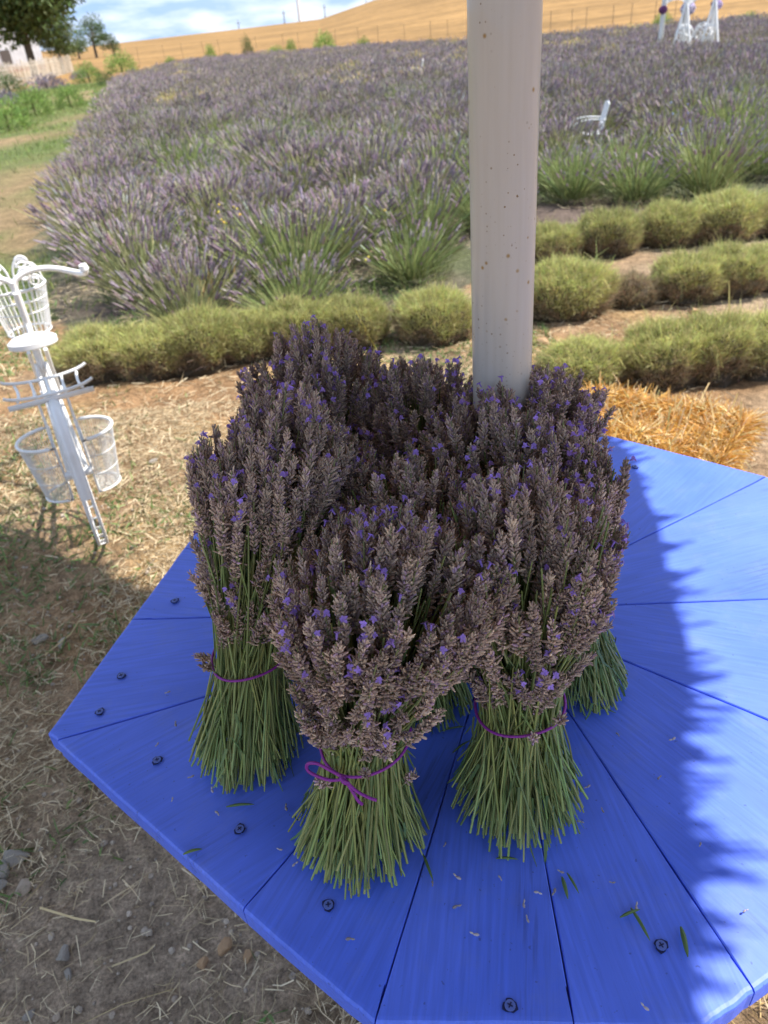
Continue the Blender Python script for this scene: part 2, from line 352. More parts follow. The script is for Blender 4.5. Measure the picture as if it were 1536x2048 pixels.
# ------------------------------------------------------------------ ground and hills
FARB = [at(x, y, .42) for x, y in ((250, 128), (400, 117), (600, 99), (768, 88), (935, 79), (1100, 68), (1300, 50), (1536, 30))]
def far_y(x):                       # far edge of the lavender field
    xs = [p.x for p in FARB]; ys = [p.y for p in FARB]
    return np.interp(x, xs, ys)
LEFT = [(-1.75, 4.6), (-2.1, 5.3), (-3.0, 7.6), (-3.7, 10.5), (-4.7, 15), (-6.6, 23), (-8.6, 32), (-10.4, 40)]
def left_x(y):                      # left edge of the lavender field
    return np.interp(y, [p[1] for p in LEFT], [p[0] for p in LEFT])
def near_y(x):                      # near edge of the uncut lavender
    return np.interp(x, [-3, -1.8, -.6, .4, 1.2, 2.0, 3.2, 6, 14], [4.2, 4.1, 4.2, 4.6, 5.8, 6.2, 6.5, 7.4, 11])
def hill_z(x, y):
    d = np.sqrt(x * x + y * y); az = np.degrees(np.arctan2(x, y))
    el = np.interp(az, [-60, -26, -14, -6, -1, 2.5, 8, 30, 60], [.1, .10, .22, .35, .45, 1.15, 1.9, 2.6, 2.6])
    crest = 1.3 + 320 * np.tan(np.radians(el))
    base = far_y(np.clip(x, -11, 12)) + 4
    t = np.clip((d - 52) / 268, 0, 1); t = t * t * (3 - 2 * t) * .55 + t * .45
    over = np.clip((d - 320) / 300, 0, 1)
    return crest * t - over * 9
def small_z(x, y):
    return .05 * (fbm(x * 1.1, y * 1.1, 3) - .5) + .028 * (fbm(x * 6, y * 6, 9, 3) - .5)
def nonuni(a, b, c, d, s1, s2, s3):
    return np.unique(np.round(np.concatenate([np.arange(a, b, s1), np.arange(b, c, s2), np.arange(c, d + .01, s3)]), 3))
gx = np.concatenate([-np.geomspace(700, 3.6, 45), np.arange(-3.5, 3.5, .045), np.geomspace(3.6, 700, 45)])
gy = np.concatenate([-np.geomspace(60, 1.1, 12), np.arange(-1, 5.6, .045), np.geomspace(5.7, 700, 75)])
X, Y = np.meshgrid(gx, gy); Z = small_z(X, Y) * np.clip(1 - (np.hypot(X, Y) - 30) / 40, 0, 1) + np.where(np.hypot(X, Y) > 52, hill_z(X, Y), 0)
V = np.stack([X, Y, Z], -1).reshape(-1, 3); nx, ny = len(gx), len(gy)
ii = (np.arange(ny - 1)[:, None] * nx + np.arange(nx - 1)).ravel()
F = np.stack([ii, ii + 1, ii + nx + 1, ii + nx], 1)
x, y = V[:, 0], V[:, 1]
dirt = np.array([.40, .30, .20]); tan_ = np.array([.33, .20, .105]); strawc = np.array([.42, .28, .13]); green = np.array([.13, .165, .055])
n1 = fbm(x * .9, y * .9, 21); n2 = fbm(x * 2.6, y * 2.6, 5); n3 = fbm(x * .35, y * .5, 33)
def lerp(a, b, t): return a + (b - a) * np.clip(t, 0, 1)[:, None]
C = lerp(np.tile(dirt, (len(x), 1)), tan_, (n1 - .40) * 4)
C = lerp(C, strawc, (n2 - .52) * 4)
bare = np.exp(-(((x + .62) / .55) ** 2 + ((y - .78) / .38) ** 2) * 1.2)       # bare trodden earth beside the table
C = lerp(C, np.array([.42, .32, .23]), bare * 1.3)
path = (x < left_x(y) + .1) & (y > 5)
gp = (fbm(x * .55, y * .35, 71) - .38) * 6
C = np.where(path[:, None], lerp(np.tile([.26, .185, .10], (len(x), 1)), green * .9, gp), C)
infield = (y > near_y(x) - .2) & (x > left_x(y) - .1) & (y < far_y(x) + 1)
C = np.where(infield[:, None], lerp(np.tile([.16, .12, .10], (len(x), 1)), np.array([.12, .13, .07]), (n1 - .45) * 5), C)
far = (np.hypot(x, y) > 58) | ((y > far_y(np.clip(x, -11, 12)) + 3) & (x > -9)) | (y > 47)
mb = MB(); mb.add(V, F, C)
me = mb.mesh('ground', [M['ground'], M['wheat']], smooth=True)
fm = far[F[:, 0]].astype(int)
me.polygons.foreach_set('material_index', fm)
Cw = np.where(far[:, None], np.array([.265, .158, .062]), C)
pale = np.clip((np.hypot(x, y) - 640) / 40, 0, 1)
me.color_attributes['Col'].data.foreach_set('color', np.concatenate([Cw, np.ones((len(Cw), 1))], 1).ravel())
g = link('ground', me); tag(g, kind='structure')
# far ridge behind the wheat
mb = MB(); azs = np.radians(np.linspace(-40, 40, 120)); rows = []
for d, k in ((900, 0), (1100, .7), (1400, 1), (1900, .9)):
    el = np.interp(np.degrees(azs), [-40, -14, -9, -2, 1, 5, 10, 40], [.0, .05, .28, .0, .5, 1.9, 2.9, 3.0])
    rows.append(np.stack([np.sin(azs) * d, np.cos(azs) * d, 1400 * np.tan(np.radians(el)) * k - 12 * (1 - k)], 1))
V = np.concatenate(rows); n = len(azs); ii = (np.arange(3)[:, None] * n + np.arange(n - 1)).ravel()
mb.add(V, np.stack([ii, ii + 1, ii + n + 1, ii + n], 1), (.36, .33, .24))
tag(link('far_hills', mb.mesh('far_hills', M['vcolor'], True)), kind='structure')

# ------------------------------------------------------------------ table
TC = Vector((.160, .840, .75)); TH = .030
K_ = .75
POLY = [(-.846, -.208), (-.292, -.714), (.10, -.752), (.56, -.555), (.84, -.12), (.83, .29), (.25, .83), (-.22, .84), (-.63, .56)]
POLY = [(x * K_, y * K_) for x, y in POLY]
def rim(a):
    d = (cos(a), sin(a))
    for i in range(len(POLY)):
        p, q = POLY[i], POLY[(i + 1) % len(POLY)]
        ex, ey = q[0] - p[0], q[1] - p[1]; den = d[0] * ey - d[1] * ex
        if abs(den) < 1e-9: continue
        t = (p[0] * ey - p[1] * ex) / den; s = (p[0] * d[1] - p[1] * d[0]) / den
        if t > 0 and -1e-6 <= s <= 1 + 1e-6: return (d[0] * t, d[1] * t)
table = thing('table', 'blue painted many-sided wooden table of radiating boards under the lavender bunches', 'table', TC)
seams = [-164.5, -129.4, -111.7, -93.8, -76.5, -41.2, -5, 28, 57, 92, 128, 155, 174]
for i, a0 in enumerate(seams):
    a1 = seams[(i + 1) % len(seams)]; a1 = a1 + 360 if a1 < a0 else a1
    am = radians((a0 + a1) / 2); gap = .0008
    if i in (5, 12): gap = .0013
    pts = []
    A0, A1 = radians(a0), radians(a1)
    cs = [a for a in sorted([(math.atan2(p[1], p[0]) + 2 * pi * k) for p in POLY for k in (-1, 0, 1)]) if A0 + .01 < a < A1 - .01]
    r0 = .041
    inn = [(r0 * cos(A0 + (A1 - A0) * t), r0 * sin(A0 + (A1 - A0) * t)) for t in (1, .66, .33, 0)]
    out = [rim(a) for a in [A0] + cs + [A1]]
    P = out + inn
    def shift(p, edge):
        if edge == 0: return (p[0] - sin(A0) * gap, p[1] + cos(A0) * gap)
        if edge == 1: return (p[0] + sin(A1) * gap, p[1] - cos(A1) * gap)
        return p
    P[0] = shift(P[0], 0); P[len(out) - 1] = shift(P[len(out) - 1], 1); P[len(out)] = shift(P[len(out)], 1); P[-1] = shift(P[-1], 0)
    # subdivide the seam sides so that the edge wanders a little
    def sub(p, q, n_, w):
        r = []
        for k in range(1, n_):
            t = k / n_; nx_, ny_ = -(q[1] - p[1]), q[0] - p[0]; l = math.hypot(nx_, ny_)
            o = w * (vnoise(np.float64(t * 9), np.float64(i * 3.3), 2) - .5)
            r.append((p[0] + (q[0] - p[0]) * t + nx_ / l * o, p[1] + (q[1] - p[1]) * t + ny_ / l * o))
        return r
    ring = []
    for k in range(len(out) - 1): ring.append(P[k]); ring += sub(P[k], P[k + 1], 10, .0018)
    ring.append(P[len(out) - 1]); ring += sub(P[len(out) - 1], P[len(out)], 16, .0012)
    ring += P[len(out):]; ring += sub(P[-1], P[0], 16, .0012)
    ca, sa = cos(-am), sin(-am)
    dz = random.uniform(-.0008, .0008)
    bm = bmesh.new()
    vs = [bm.verts.new((p[0] * ca - p[1] * sa, p[0] * sa + p[1] * ca, dz)) for p in ring]
    f = bm.faces.new(vs); r = bmesh.ops.extrude_face_region(bm, geom=[f])
    ev = [v for v in r['geom'] if isinstance(v, bmesh.types.BMVert)]
    for v in ev: v.co.z -= TH
    bmesh.ops.recalc_face_normals(bm, faces=bm.faces)
    no = len(out)
    rims = []; side = []
    for e in bm.edges:
        if all(abs(v.co.z - dz) < 1e-6 for v in e.verts):
            c = (e.verts[0].co + e.verts[1].co) / 2; rr = math.hypot(c.x, c.y); aa = math.atan2(c.y, c.x) + am
            q = rim(aa); (rims if rr > math.hypot(*q) - .006 else side).append(e)
    bmesh.ops.bevel(bm, geom=rims, offset=.006, segments=3, affect='EDGES', profile=.6)
    side = [e for e in side if e.is_valid]
    bmesh.ops.bevel(bm, geom=side, offset=.0012, segments=1, affect='EDGES')
    me = bpy.data.meshes.new('plank'); bm.to_mesh(me); bm.free(); me.materials.append(M['blue'])
    for p in me.polygons: p.use_smooth = False
    link('plank', me, table, m=Matrix.Rotation(am, 4, 'Z'))
# dark frame and legs below
mb = MB()
for a in np.radians(np.arange(0, 360, 60)): box(mb, (cos(a) * .24, sin(a) * .24, -TH - .022), (.42, .05, .038), (1, 1, 1), 0, Matrix.Rotation(a, 3, 'Z'))
link('support_frame', mb.mesh('support_frame', M['blue']), table)
for a in np.radians([30, 120, 210, 300]):
    mb = MB(); tube(mb, [(cos(a) * .22, sin(a) * .22, -TH - .04), (cos(a) * .24, sin(a) * .24, -.75)], .028, 8); link('leg', mb.mesh('leg', M['blue']), table)
# screws with a dark ring in the paint
mb = MB(); n = 16; a = np.arange(n) * 2 * pi / n
c_, s_ = np.cos(a), np.sin(a)
def disc(mb, r, z, mi, r2=None, z2=None, col=(1, 1, 1)):
    if r2 is None:
        V = np.stack([c_ * r, s_ * r, np.full(n, z)], 1); mb.add(np.concatenate([V, [(0, 0, z)]]), [(k, (k + 1) % n, n) for k in range(n)], col, mi)
    else:
        V = np.concatenate([np.stack([c_ * r, s_ * r, np.full(n, z)], 1), np.stack([c_ * r2, s_ * r2, np.full(n, z2)], 1)])
        mb.add(V, [(k, (k + 1) % n, n + (k + 1) % n, n + k) for k in range(n)], col, mi)
jag = 1 + .22 * np.sin(a * 3 + 1) * (np.sin(a * 5) > 0)
V = np.concatenate([np.stack([c_ * .0066 * jag, s_ * .0066 * jag, np.full(n, .0016)], 1), [(0, 0, .0016)]]); mb.add(V, [(k, (k + 1) % n, n) for k in range(n)], (1, 1, 1), 1)
disc(mb, .0050, .0022, 0, .0048, .0030); disc(mb, .0048, .0030, 0)
for ang in (0.3, 0.3 + pi / 2):
    box(mb, (0, 0, .0032), (.0052, .0011, .0006), (1, 1, 1), 1, Matrix.Rotation(ang, 3, 'Z'))
scm = mb.mesh('screw', [M['screw'], M['darkpaint']])
for k, (px, py) in enumerate([(315, 1522), (200, 1425), (243, 1353), (350, 1203), (480, 1660), (657, 1812), (1020, 2013), (1322, 1893), (1270, 935)]):
    p = at(px, py, .75) - TC; p.z = 0
    link('screw', scm, table, m=Matrix.Translation(p) @ Matrix.Rotation(k * .9, 4, 'Z'))

# ------------------------------------------------------------------ parasol: pole and thatched canopy
par = thing('parasol', 'round white metal parasol pole with rust specks rising through the middle of the table', 'parasol', (TC.x, TC.y, 0))
mb = MB(); pr = .0355
tube(mb, [(0, 0, z) for z in np.linspace(0.0, 2.75, 12)], pr, 48)
tube(mb, [(0, 0, -.02), (0, 0, .05)], .16, 24)
link('pole', mb.mesh('pole', M['pole'], True), par)
HR = 2.1
RB = []
for px, py, z in [(300, 1165, 0), (220, 1140, 0), (150, 1110, 0), (60, 1075, 0), (0, 1065, 0)]:
    p = at(px, py, z); RB.append((p.x - HR * SX, p.y - HR * SY))
TB = []
for px, py in [(1420, 2040), (1425, 1930), (1440, 1800), (1430, 1700), (1400, 1550), (1395, 1400), (1375, 1250), (1330, 1090), (1300, 1000), (1252, 890)]:
    p = at(px, py, .75); TB.append((p.x - (HR - .75) * SX, p.y - (HR - .75) * SY))
rimpts = TB + RB + [(-1.0, 2.15), (-1.3, 1.2), (-1.25, .1), (-.75, -.55), (.2, -.75), (.9, -.35)]
rc = np.array([TC.x, TC.y])
ang = np.array([math.atan2(p[1] - rc[1], p[0] - rc[0]) for p in rimpts]); rad = np.array([math.hypot(p[0] - rc[0], p[1] - rc[1]) for p in rimpts])
o_ = np.argsort(ang); ang, rad = ang[o_], rad[o_]
def rimr(a): return np.interp((a + pi) % (2 * pi) - pi, np.r_[ang[-1] - 2 * pi, ang, ang[0] + 2 * pi], np.r_[rad[-1], rad, rad[0]])
mb = MB(); na = 360; aa = np.arange(na) * 2 * pi / na - pi; R_ = rimr(aa)
lump = 1 + .010 * (vnoise(aa * 14, aa * 0, 4) - .5) * 2 - .045 * vnoise(aa * 5, aa * 0, 8)*0
Rr = R_ * lump - .055
prof = [(1.0, HR), (.7, HR + .22), (.35, HR + .47), (.03, HR + .66)]
rows = [np.stack([np.cos(aa) * Rr * f, np.sin(aa) * Rr * f, np.full(na, z)], 1) for f, z in prof]
rows += [np.stack([np.cos(aa) * Rr * max(f * 1.0, 0), np.sin(aa) * Rr * max(f, 0), np.full(na, z - .06)], 1) for f, z in prof[::-1]]
V = np.concatenate(rows); k = len(rows); F = []
for i in range(k):
    j = (i + 1) % k
    F.append(np.stack([i * na + np.arange(na), i * na + (np.arange(na) + 1) % na, j * na + (np.arange(na) + 1) % na, j * na + np.arange(na)], 1))
# the small gap that lets a fleck of sun onto the front of the table
hp = at(985, 1985, .75); F = np.concatenate(F)
fc = V[F].mean(1)
hx = hp.x - (fc[:, 2] - .75) * SX - TC.x; hy = hp.y - (fc[:, 2] - .75) * SY - TC.y
mb.add(V, F, (.42, .32, .17))
nS = 5200; a = rng.uniform(-pi, pi, nS); rr = rimr(a) - rng.uniform(.035, .11, nS)
cl = vnoise(a * 30, a * 0, 12)
ln = .03 + .022 * rng.random(nS) + .05 * (cl ** 3) ; P = np.stack([np.cos(a) * rr, np.sin(a) * rr, HR + rng.uniform(-.03, .07, nS)], 1)
D = np.stack([np.cos(a), np.sin(a), np.full(nS, -.35)], 1) + rng.normal(size=(nS, 3)) * .16
blades(mb, P, D, ln, np.full(nS, .013), vary((.45, .34, .18), nS), 0, .1, .5)
link('canopy', mb.mesh('canopy', M['straw']), par)

# ------------------------------------------------------------------ cut lavender bunches
def spike_mesh(nwh, bare_f, nfl, L_):
    mb = MB(); zs = np.linspace(0, 1, nwh) ** .93 * (L_ - .010) + .004 + rng.normal(size=nwh) * .0007; bx = rng.normal() * .003; by = rng.normal() * .003
    tube(mb, [(0, 0, -.012), (0, 0, L_ * .6), (0, 0, L_ - .003)], [.0010, .0009, .0006], 5, (.20, .235, .10), 1)
    P, D, Ln, Rd, Cc = [], [], [], [], []
    off = rng.uniform(0, 6)
    for k, z in enumerate(zs):
        t = k / (nwh - 1); nb = 6 if t < .88 else 4
        sz = (.80 + .35 * math.sin(pi * (.25 + t * .65))) * (1.0 if t < .9 else .75)
        for q in range(nb):
            a = off + k * .55 + q * 2 * pi / nb + rng.normal() * .18
            up = .95 + .75 * t + rng.normal() * .5 + (1.2 if t > .95 else 0)
            d = np.array([cos(a), sin(a), up]); P.append([cos(a) * .0006 + bx * t * t, sin(a) * .0006 + by * t * t, z + rng.normal() * .0010]); D.append(d)
            Ln.append(.0068 * sz * rng.uniform(.65, 1.2)); Rd.append(.00112 * sz * rng.uniform(.8, 1.2))
            Cc.append(rng.choice([0, 1, 2, 3], p=[.42, .28, .2, .1]))
    P, D, Ln, Rd = map(np.array, (P, D, Ln, Rd)); pal = np.array([(.45, .35, .29), (.35, .265, .25), (.57, .47, .37), (.40, .29, .40)])
    Cc = pal[np.array(Cc)] * rng.uniform(.75, 1.2, (len(P), 1))
    spindles(mb, P, D, Ln, Rd, Cc, 0, 5, ((0, .5), (.22, .9), (.6, 1.0), (.9, .9), (1.0, .5)))
    # open mouth of some calyces: a little paler tuft
    pick = rng.random(len(P)) < .5; Dn = D[pick] / np.linalg.norm(D[pick], axis=1)[:, None]
    spindles(mb, P[pick] + Dn * (Ln[pick] * .93)[:, None], Dn + rng.normal(size=Dn.shape) * .25, Ln[pick] * .32, Rd[pick] * .62, Cc[pick] * np.array([1.35, 1.3, 1.25]), 0, 4)
    for _ in range(nfl):
        z = L_ * (rng.uniform(.35, 1.0) ** .6); a = rng.uniform(0, 2 * pi); d = np.array([cos(a), sin(a), rng.uniform(.4, 1.4)]); d /= np.linalg.norm(d)
        o = np.array([cos(a) * .0006, sin(a) * .0006, min(z, L_ - .004)]); tip = o + d * .0095
        c = np.array([.38, .25, .80]) * rng.uniform(.75, 1.25)
        tube(mb, [o + d * .004, tip], [.0007, .0011], 5, c, 2)
        u, v, _x = frame(d)
        for k in range(5):
            b = 2 * pi * k / 5 + a; w = u * cos(b) + v * sin(b); s2 = u * -sin(b) + v * cos(b); sc = .0048 if k in (0, 1) else .0030
            Vp = [tip - s2 * .0006, tip + w * sc * .55 + s2 * .0015 + d * .0007, tip + w * sc + d * .0002, tip + w * sc * .55 - s2 * .0015 + d * .0007]
            mb.add(Vp, [(0, 1, 2, 3)], c * rng.uniform(.9, 1.25), 2)
    return mb.mesh('flower_spike', [M['calyx'], M['stem'], M['petal']], True)
SPK = []
for k in range(16):
    L_ = rng.uniform(.050, .078); SPK.append((spike_mesh(int(L_ / .0043), 0, [0, 0, 0, 1, 0, 1, 0, 0, 4, 0, 1, 0, 0, 0, 0, 6][k], L_), L_))
SMALL = [(spike_mesh(5, 0, 0, .022), .022) for k in range(3)]

def head_r(z): return np.interp(z, [.10, .135, .18, .24, .30, .36, .42], [.046, .045, .060, .082, .098, .104, .100])
def bunch(label, base, top, H=.42, n=150, seed=0, stemr=.075, bow=None, tie_z=.140, rk=1.0, nst=540):
    r_ = np.random.default_rng(seed); root = thing('lavender_bunch', label, 'lavender bunch', (base[0], base[1], .7525), 0, 'tied lavender bunches standing on the table')
    lean = np.array([top[0] - base[0], top[1] - base[1]]) / H
    def axis(z): q = max(z, 0); return np.array([lean[0] * q * (.55 + .45 * q / H), lean[1] * q * (.55 + .45 * q / H), z])
    tb = MB(); ends = []
    zt = tie_z
    n = int(n * 1.95)
    for i in range(n):
        a = r_.uniform(0, 2 * pi)
        if r_.random() < .56: u = r_.uniform(.66, 1.04); z = H * (.47 + .42 * r_.random() ** .8)
        else: u = sqrt(r_.random()) * .95; z = H - .075 * u * u - abs(r_.normal()) * .022
        R = float(head_r(z)) * u * rk
        tip = axis(z) + np.array([cos(a) * R, sin(a) * R, 0])
        tr = .040 * min(u, 1) * r_.uniform(.6, 1.05); at_ = a + r_.normal() * .5
        tie = axis(zt) + np.array([cos(at_) * tr, sin(at_) * tr, 0])
        d = tip - tie; d = d / np.linalg.norm(d) + r_.normal(size=3) * .05 + np.array([cos(a), sin(a), 0]) * .10 * u * (1 if z < .8 * H else 0) + np.array([0, 0, .12]); d /= np.linalg.norm(d)
        me_, L_ = SPK[r_.integers(len(SPK))] if r_.random() < .82 or z > .3 else SPK[0]
        s = r_.uniform(.85, 1.12)
        bs = tip - d * L_ * s
        u_, v_, w_ = frame(d); th = r_.uniform(0, 6.28); uu = u_ * cos(th) + v_ * sin(th); vv = np.cross(w_, uu)
        m = Matrix(((uu[0] * s, vv[0] * s, w_[0] * s, bs[0]), (uu[1] * s, vv[1] * s, w_[1] * s, bs[1]), (uu[2] * s, vv[2] * s, w_[2] * s, bs[2]), (0, 0, 0, 1)))
        link('flower_spike', me_, root, m=m)
        ends.append((bs, a, at_, tie, u))
    k = 0
    while len(ends) < nst:
        a = r_.uniform(0, 2 * pi); u = sqrt(r_.random()); at_ = a + r_.normal() * .4; tr = .043 * u
        z = r_.uniform(.22, .34); R = float(head_r(z)) * u * .8
        tie = axis(zt) + np.array([cos(at_) * tr, sin(at_) * tr, 0]); ends.append((axis(z) + np.array([cos(a) * R, sin(a) * R, 0]), a, at_, tie, u))
    for (bs, a, at_, tie, u) in ends:
        # foot: stem crosses at the tie and flares out below it
        ab = at_ + r_.normal() * .55; ub = (min(u, 1) * .35 + .65 * sqrt(r_.random()))
        rb = stemr * ub; zb = abs(r_.normal()) * .009 if r_.random() < .75 else r_.uniform(0, .045)
        foot = np.array([cos(ab) * rb, sin(ab) * rb, zb])
        m1 = tie * .5 + foot * .5 - np.array([cos(ab), sin(ab), 0]) * .005 + r_.normal(size=3) * .0028
        m2 = tie * .45 + bs * .55 - np.array([cos(a), sin(a), 0]) * .006 + r_.normal(size=3) * .003
        c = np.array([.205, .275, .098]) * r_.uniform(.6, 1.35) * np.array([r_.uniform(.85, 1.25), 1, r_.uniform(.8, 1.1)])
        tube(tb, [foot, m1, tie, m2, bs], np.array([.0014, .00135, .0013, .0012, .0010]) * r_.uniform(.6, 1.1), 5, np.array([c * 1.15, c, c, c * .95, c * .9]), 0)
    # narrow leaves left on the stalks
    nl = 45; a = r_.uniform(0, 2 * pi, nl); z = r_.uniform(.02, .12, nl); R = np.interp(z, [0, .13], [stemr, .043]) * r_.uniform(.8, 1.03, nl)
    P = np.stack([np.cos(a) * R + lean[0] * z * .6, np.sin(a) * R + lean[1] * z * .6, z], 1)
    D = np.stack([np.cos(a) * .25, np.sin(a) * .25, -np.ones(nl)], 1) + r_.normal(size=(nl, 3)) * .22
    P[:, 2] = np.maximum(P[:, 2], .02)
    ln = np.minimum(r_.uniform(.018, .042, nl), P[:, 2] * 1.2 + .004)
    blades(tb, P, D, ln, r_.uniform(.002, .0035, nl), vary((.10, .17, .06), nl, .2), 0, .25, .3)
    tag(link('stalks', tb.mesh('stalks', M['stem'], True), root), kind='stuff')
    # stray low sprigs under the head
    for i in range(5):
        a = r_.uniform(0, 2 * pi); z = r_.uniform(.09, .15); R = float(head_r(z)) * 1.05; d = np.array([cos(a) * .5, sin(a) * .5, 1.]); d /= np.linalg.norm(d); u_, v_, w_ = frame(d)
        bs = axis(z) + np.array([cos(a) * R, sin(a) * R, 0]); me_ = SMALL[i % 3][0]
        link('side_sprig', me_, root, m=Matrix(((u_[0], v_[0], w_[0], bs[0]), (u_[1], v_[1], w_[1], bs[1]), (u_[2], v_[2], w_[2], bs[2]), (0, 0, 0, 1))))
    # purple elastic tie
    b = MB(); c = axis(zt); A = np.linspace(0, 2 * pi, 48, endpoint=False); rt = .0465 + .001 * np.sin(A * 3 + seed)
    ring = np.stack([c[0] + np.cos(A) * rt, c[1] + np.sin(A) * rt, c[2] + .005 * np.sin(A + 1.1) + .0015 * np.sin(3 * A)], 1)
    tube(b, ring, .0016, 6, closed=True); tw = link('tie', b.mesh('tie', M['twine'], True), root)
    if bow is not None:
        b = MB(); k0 = np.array([c[0] + cos(bow) * .0475, c[1] + sin(bow) * .0475, c[2] + .005 * sin(bow + 1.1)])
        t_ = np.array([-sin(bow), cos(bow), 0]); nrm = np.array([cos(bow), sin(bow), 0]); upv = np.array([0, 0, 1.])
        def pt(s, h, o): return k0 + t_ * s + upv * h + nrm * (o + .002)
        def cr(pts, m_=8):
            pts = [np.array(p) for p in pts]; out = []
            for i in range(len(pts) - 1):
                p0 = pts[max(i - 1, 0)]; p1 = pts[i]; p2 = pts[i + 1]; p3 = pts[min(i + 2, len(pts) - 1)]
                for s in np.linspace(0, 1, m_, endpoint=False):
                    out.append(.5 * ((2 * p1) + (-p0 + p2) * s + (2 * p0 - 5 * p1 + 4 * p2 - p3) * s * s + (-p0 + 3 * p1 - 3 * p2 + p3) * s ** 3))
            out.append(pts[-1]); return np.array(out)
        tube(b, cr([pt(0, 0, 0), pt(-.012, .012, .004), pt(-.025, .020, .006), pt(-.036, .014, .006), pt(-.036, .001, .005), pt(-.016, -.004, .004), pt(0, 0, .001)]), .0017, 6)
        tube(b, cr([pt(0, 0, .001), pt(.012, -.008, .004), pt(.026, -.012, .005), pt(.034, -.014, .004)]), .0017, 6)
        tube(b, cr([pt(0, 0, .001), pt(.008, -.010, .004), pt(.014, -.020, .006), pt(.017, -.028, .004)]), .0017, 6)
        tube(b, cr([pt(-.003, .003, .002), pt(.001, .001, .0045), pt(.004, -.003, .002)]), .0024, 6)
        link('bow', b.mesh('bow', M['twine'], True), tw)
    return root

bunch('front lavender bunch with a purple bow tied round its green stalks', (-.062, .490), (.012, .548), .385, 175, 1, .078, bow=-2.0, tie_z=.142, rk=1.16)
bunch('left lavender bunch with a plain purple tie, nearest the table\'s left corner', (-.198, .620), (-.092, .755), .435, 155, 2, .072, rk=.9)
bunch('lavender bunch with a plain purple tie right of the bow-tied front one', (.118, .512), (.136, .600), .39, 160, 3, .078)
bunch('rightmost lavender bunch, its stalks set apart close behind the right tied one', (.232, .680), (.165, .710), .385, 150, 4, .068, rk=.9)
bunch('tallest lavender bunch at the back left, its tips against the clipped hedge', (-.085, .935), (-.075, .960), .43, 150, 5, .07)
bunch('back lavender bunch just left of the pole, low tips against the bare soil', (.060, .945), (.060, .890), .395, 130, 6, .07)
bunch('back right lavender bunch behind and right of the white pole', (.225, .900), (.190, .830), .395, 150, 7, .07)
bunch('inner lavender bunch between the left bunch and the tallest back left one', (-.115, .775), (-.085, .760), .395, 140, 8, .07, rk=.9)
bunch('inner lavender bunch in the middle of the cluster behind the bow-tied one', (.030, .675), (.030, .680), .37, 130, 9, .066)
bunch('inner lavender bunch standing close in front of the white pole', (.150, .738), (.135, .742), .405, 130, 10, .064)

# ------------------------------------------------------------------ bits lying on the table
def leaf_bit(pts, wd, name, label, cat, group=None):
    mb = MB(); P = [at(px, py, .7545) for px, py in pts]; o = P[0].copy()
    P = np.array([[*(p - o)] for p in P]); Q = [P[0]]
    k = 7; L0 = np.array(P)
    t = np.linspace(0, len(P) - 1, k); pts_ = np.stack([np.interp(t, np.arange(len(P)), L0[:, j]) for j in range(3)], 1)
    pts_[:, 2] = .0012 + .002 * np.sin(np.linspace(0, pi, k))
    tube(mb, pts_, wd * np.array([.4, .8, 1, 1, .9, .7, .2]), 5, (.10, .17, .055))
    return tag(link(name, mb.mesh(name, M['stem'], True), loc=(o.x, o.y, .7525)), label, cat, group)
bits = [([(1362, 1853), (1376, 1913)], .0026, 'thick green lavender leaf alone right of the front right screw'),
        ([(1262, 1815), (1300, 1880)], .0018, 'long green cutting under a short one, forming a T'),
        ([(1240, 1834), (1280, 1818)], .0016, 'short green cutting lying across the top of the T'),
        ([(1124, 1753), (1136, 1797)], .0022, 'stubby green leaf below the right tied bunch, left of a pair'),
        ([(1134, 1745), (1158, 1786)], .0014, 'thin green cutting, right one of the pair below the right bunch'),
        ([(992, 1716), (1036, 1718)], .0014, 'green cutting lying level just under the right tied bunch'),
        ([(846, 1708), (866, 1760)], .0017, 'dark green cutting at the right foot of the bow-tied bunch'),
        ([(452, 1613), (508, 1608)], .0018, 'dark green leaf right of the left bunch\'s foot'),
        ([(366, 1708), (404, 1697)], .0018, 'green leaf on the edge of the table below the left bunch'),
        ([(575, 1520), (520, 1500)], .0014, 'green cutting beside the left bunch near the bow'),
        ([(905, 1505), (940, 1480)], .0014, 'green sprig between the two front tied bunches'),
        ([(880, 1462), (930, 1452)], .0012, 'thin green sprig left of the right bunch\'s tie'),
        ([(1180, 1410), (1232, 1425)], .0012, 'green stalk at the foot of the rightmost bunch')]
for p, w, l in bits: leaf_bit(p, w, 'leaf_cutting', l, 'leaf')
mb = MB(); spindles(mb, np.array([[-.004, 0, .0016], [.0012, 0, .0018]]), np.array([[1., .1, .05], [1, -.2, .1]]), np.array([.006, .004]), np.array([.0015, .001]), np.array([[.36, .33, .37], [.45, .42, .42]]), 0, 6)
bud = mb.mesh('bud', M['calyx'], True)
bud_px = [(1000, 1757), (1048, 1810), (1075, 1787), (915, 1756), (913, 1815), (1205, 1622), (1318, 1557), (1235, 1470), (1175, 1575), (1290, 2016), (1490, 1823), (1273, 1815), (1122, 1745),
          (336, 1386), (352, 1450), (315, 1490), (383, 1555), (435, 1628), (573, 1617), (590, 1730), (865, 1768), (1225, 1766), (1108, 1785), (1345, 1480), (425, 1582), (905, 1560), (950, 1870), (1160, 1645),
          (1400, 1690), (660, 1740), (700, 1880), (1055, 1840), (890, 1690), (560, 1700), (505, 1560), (345, 1600)]
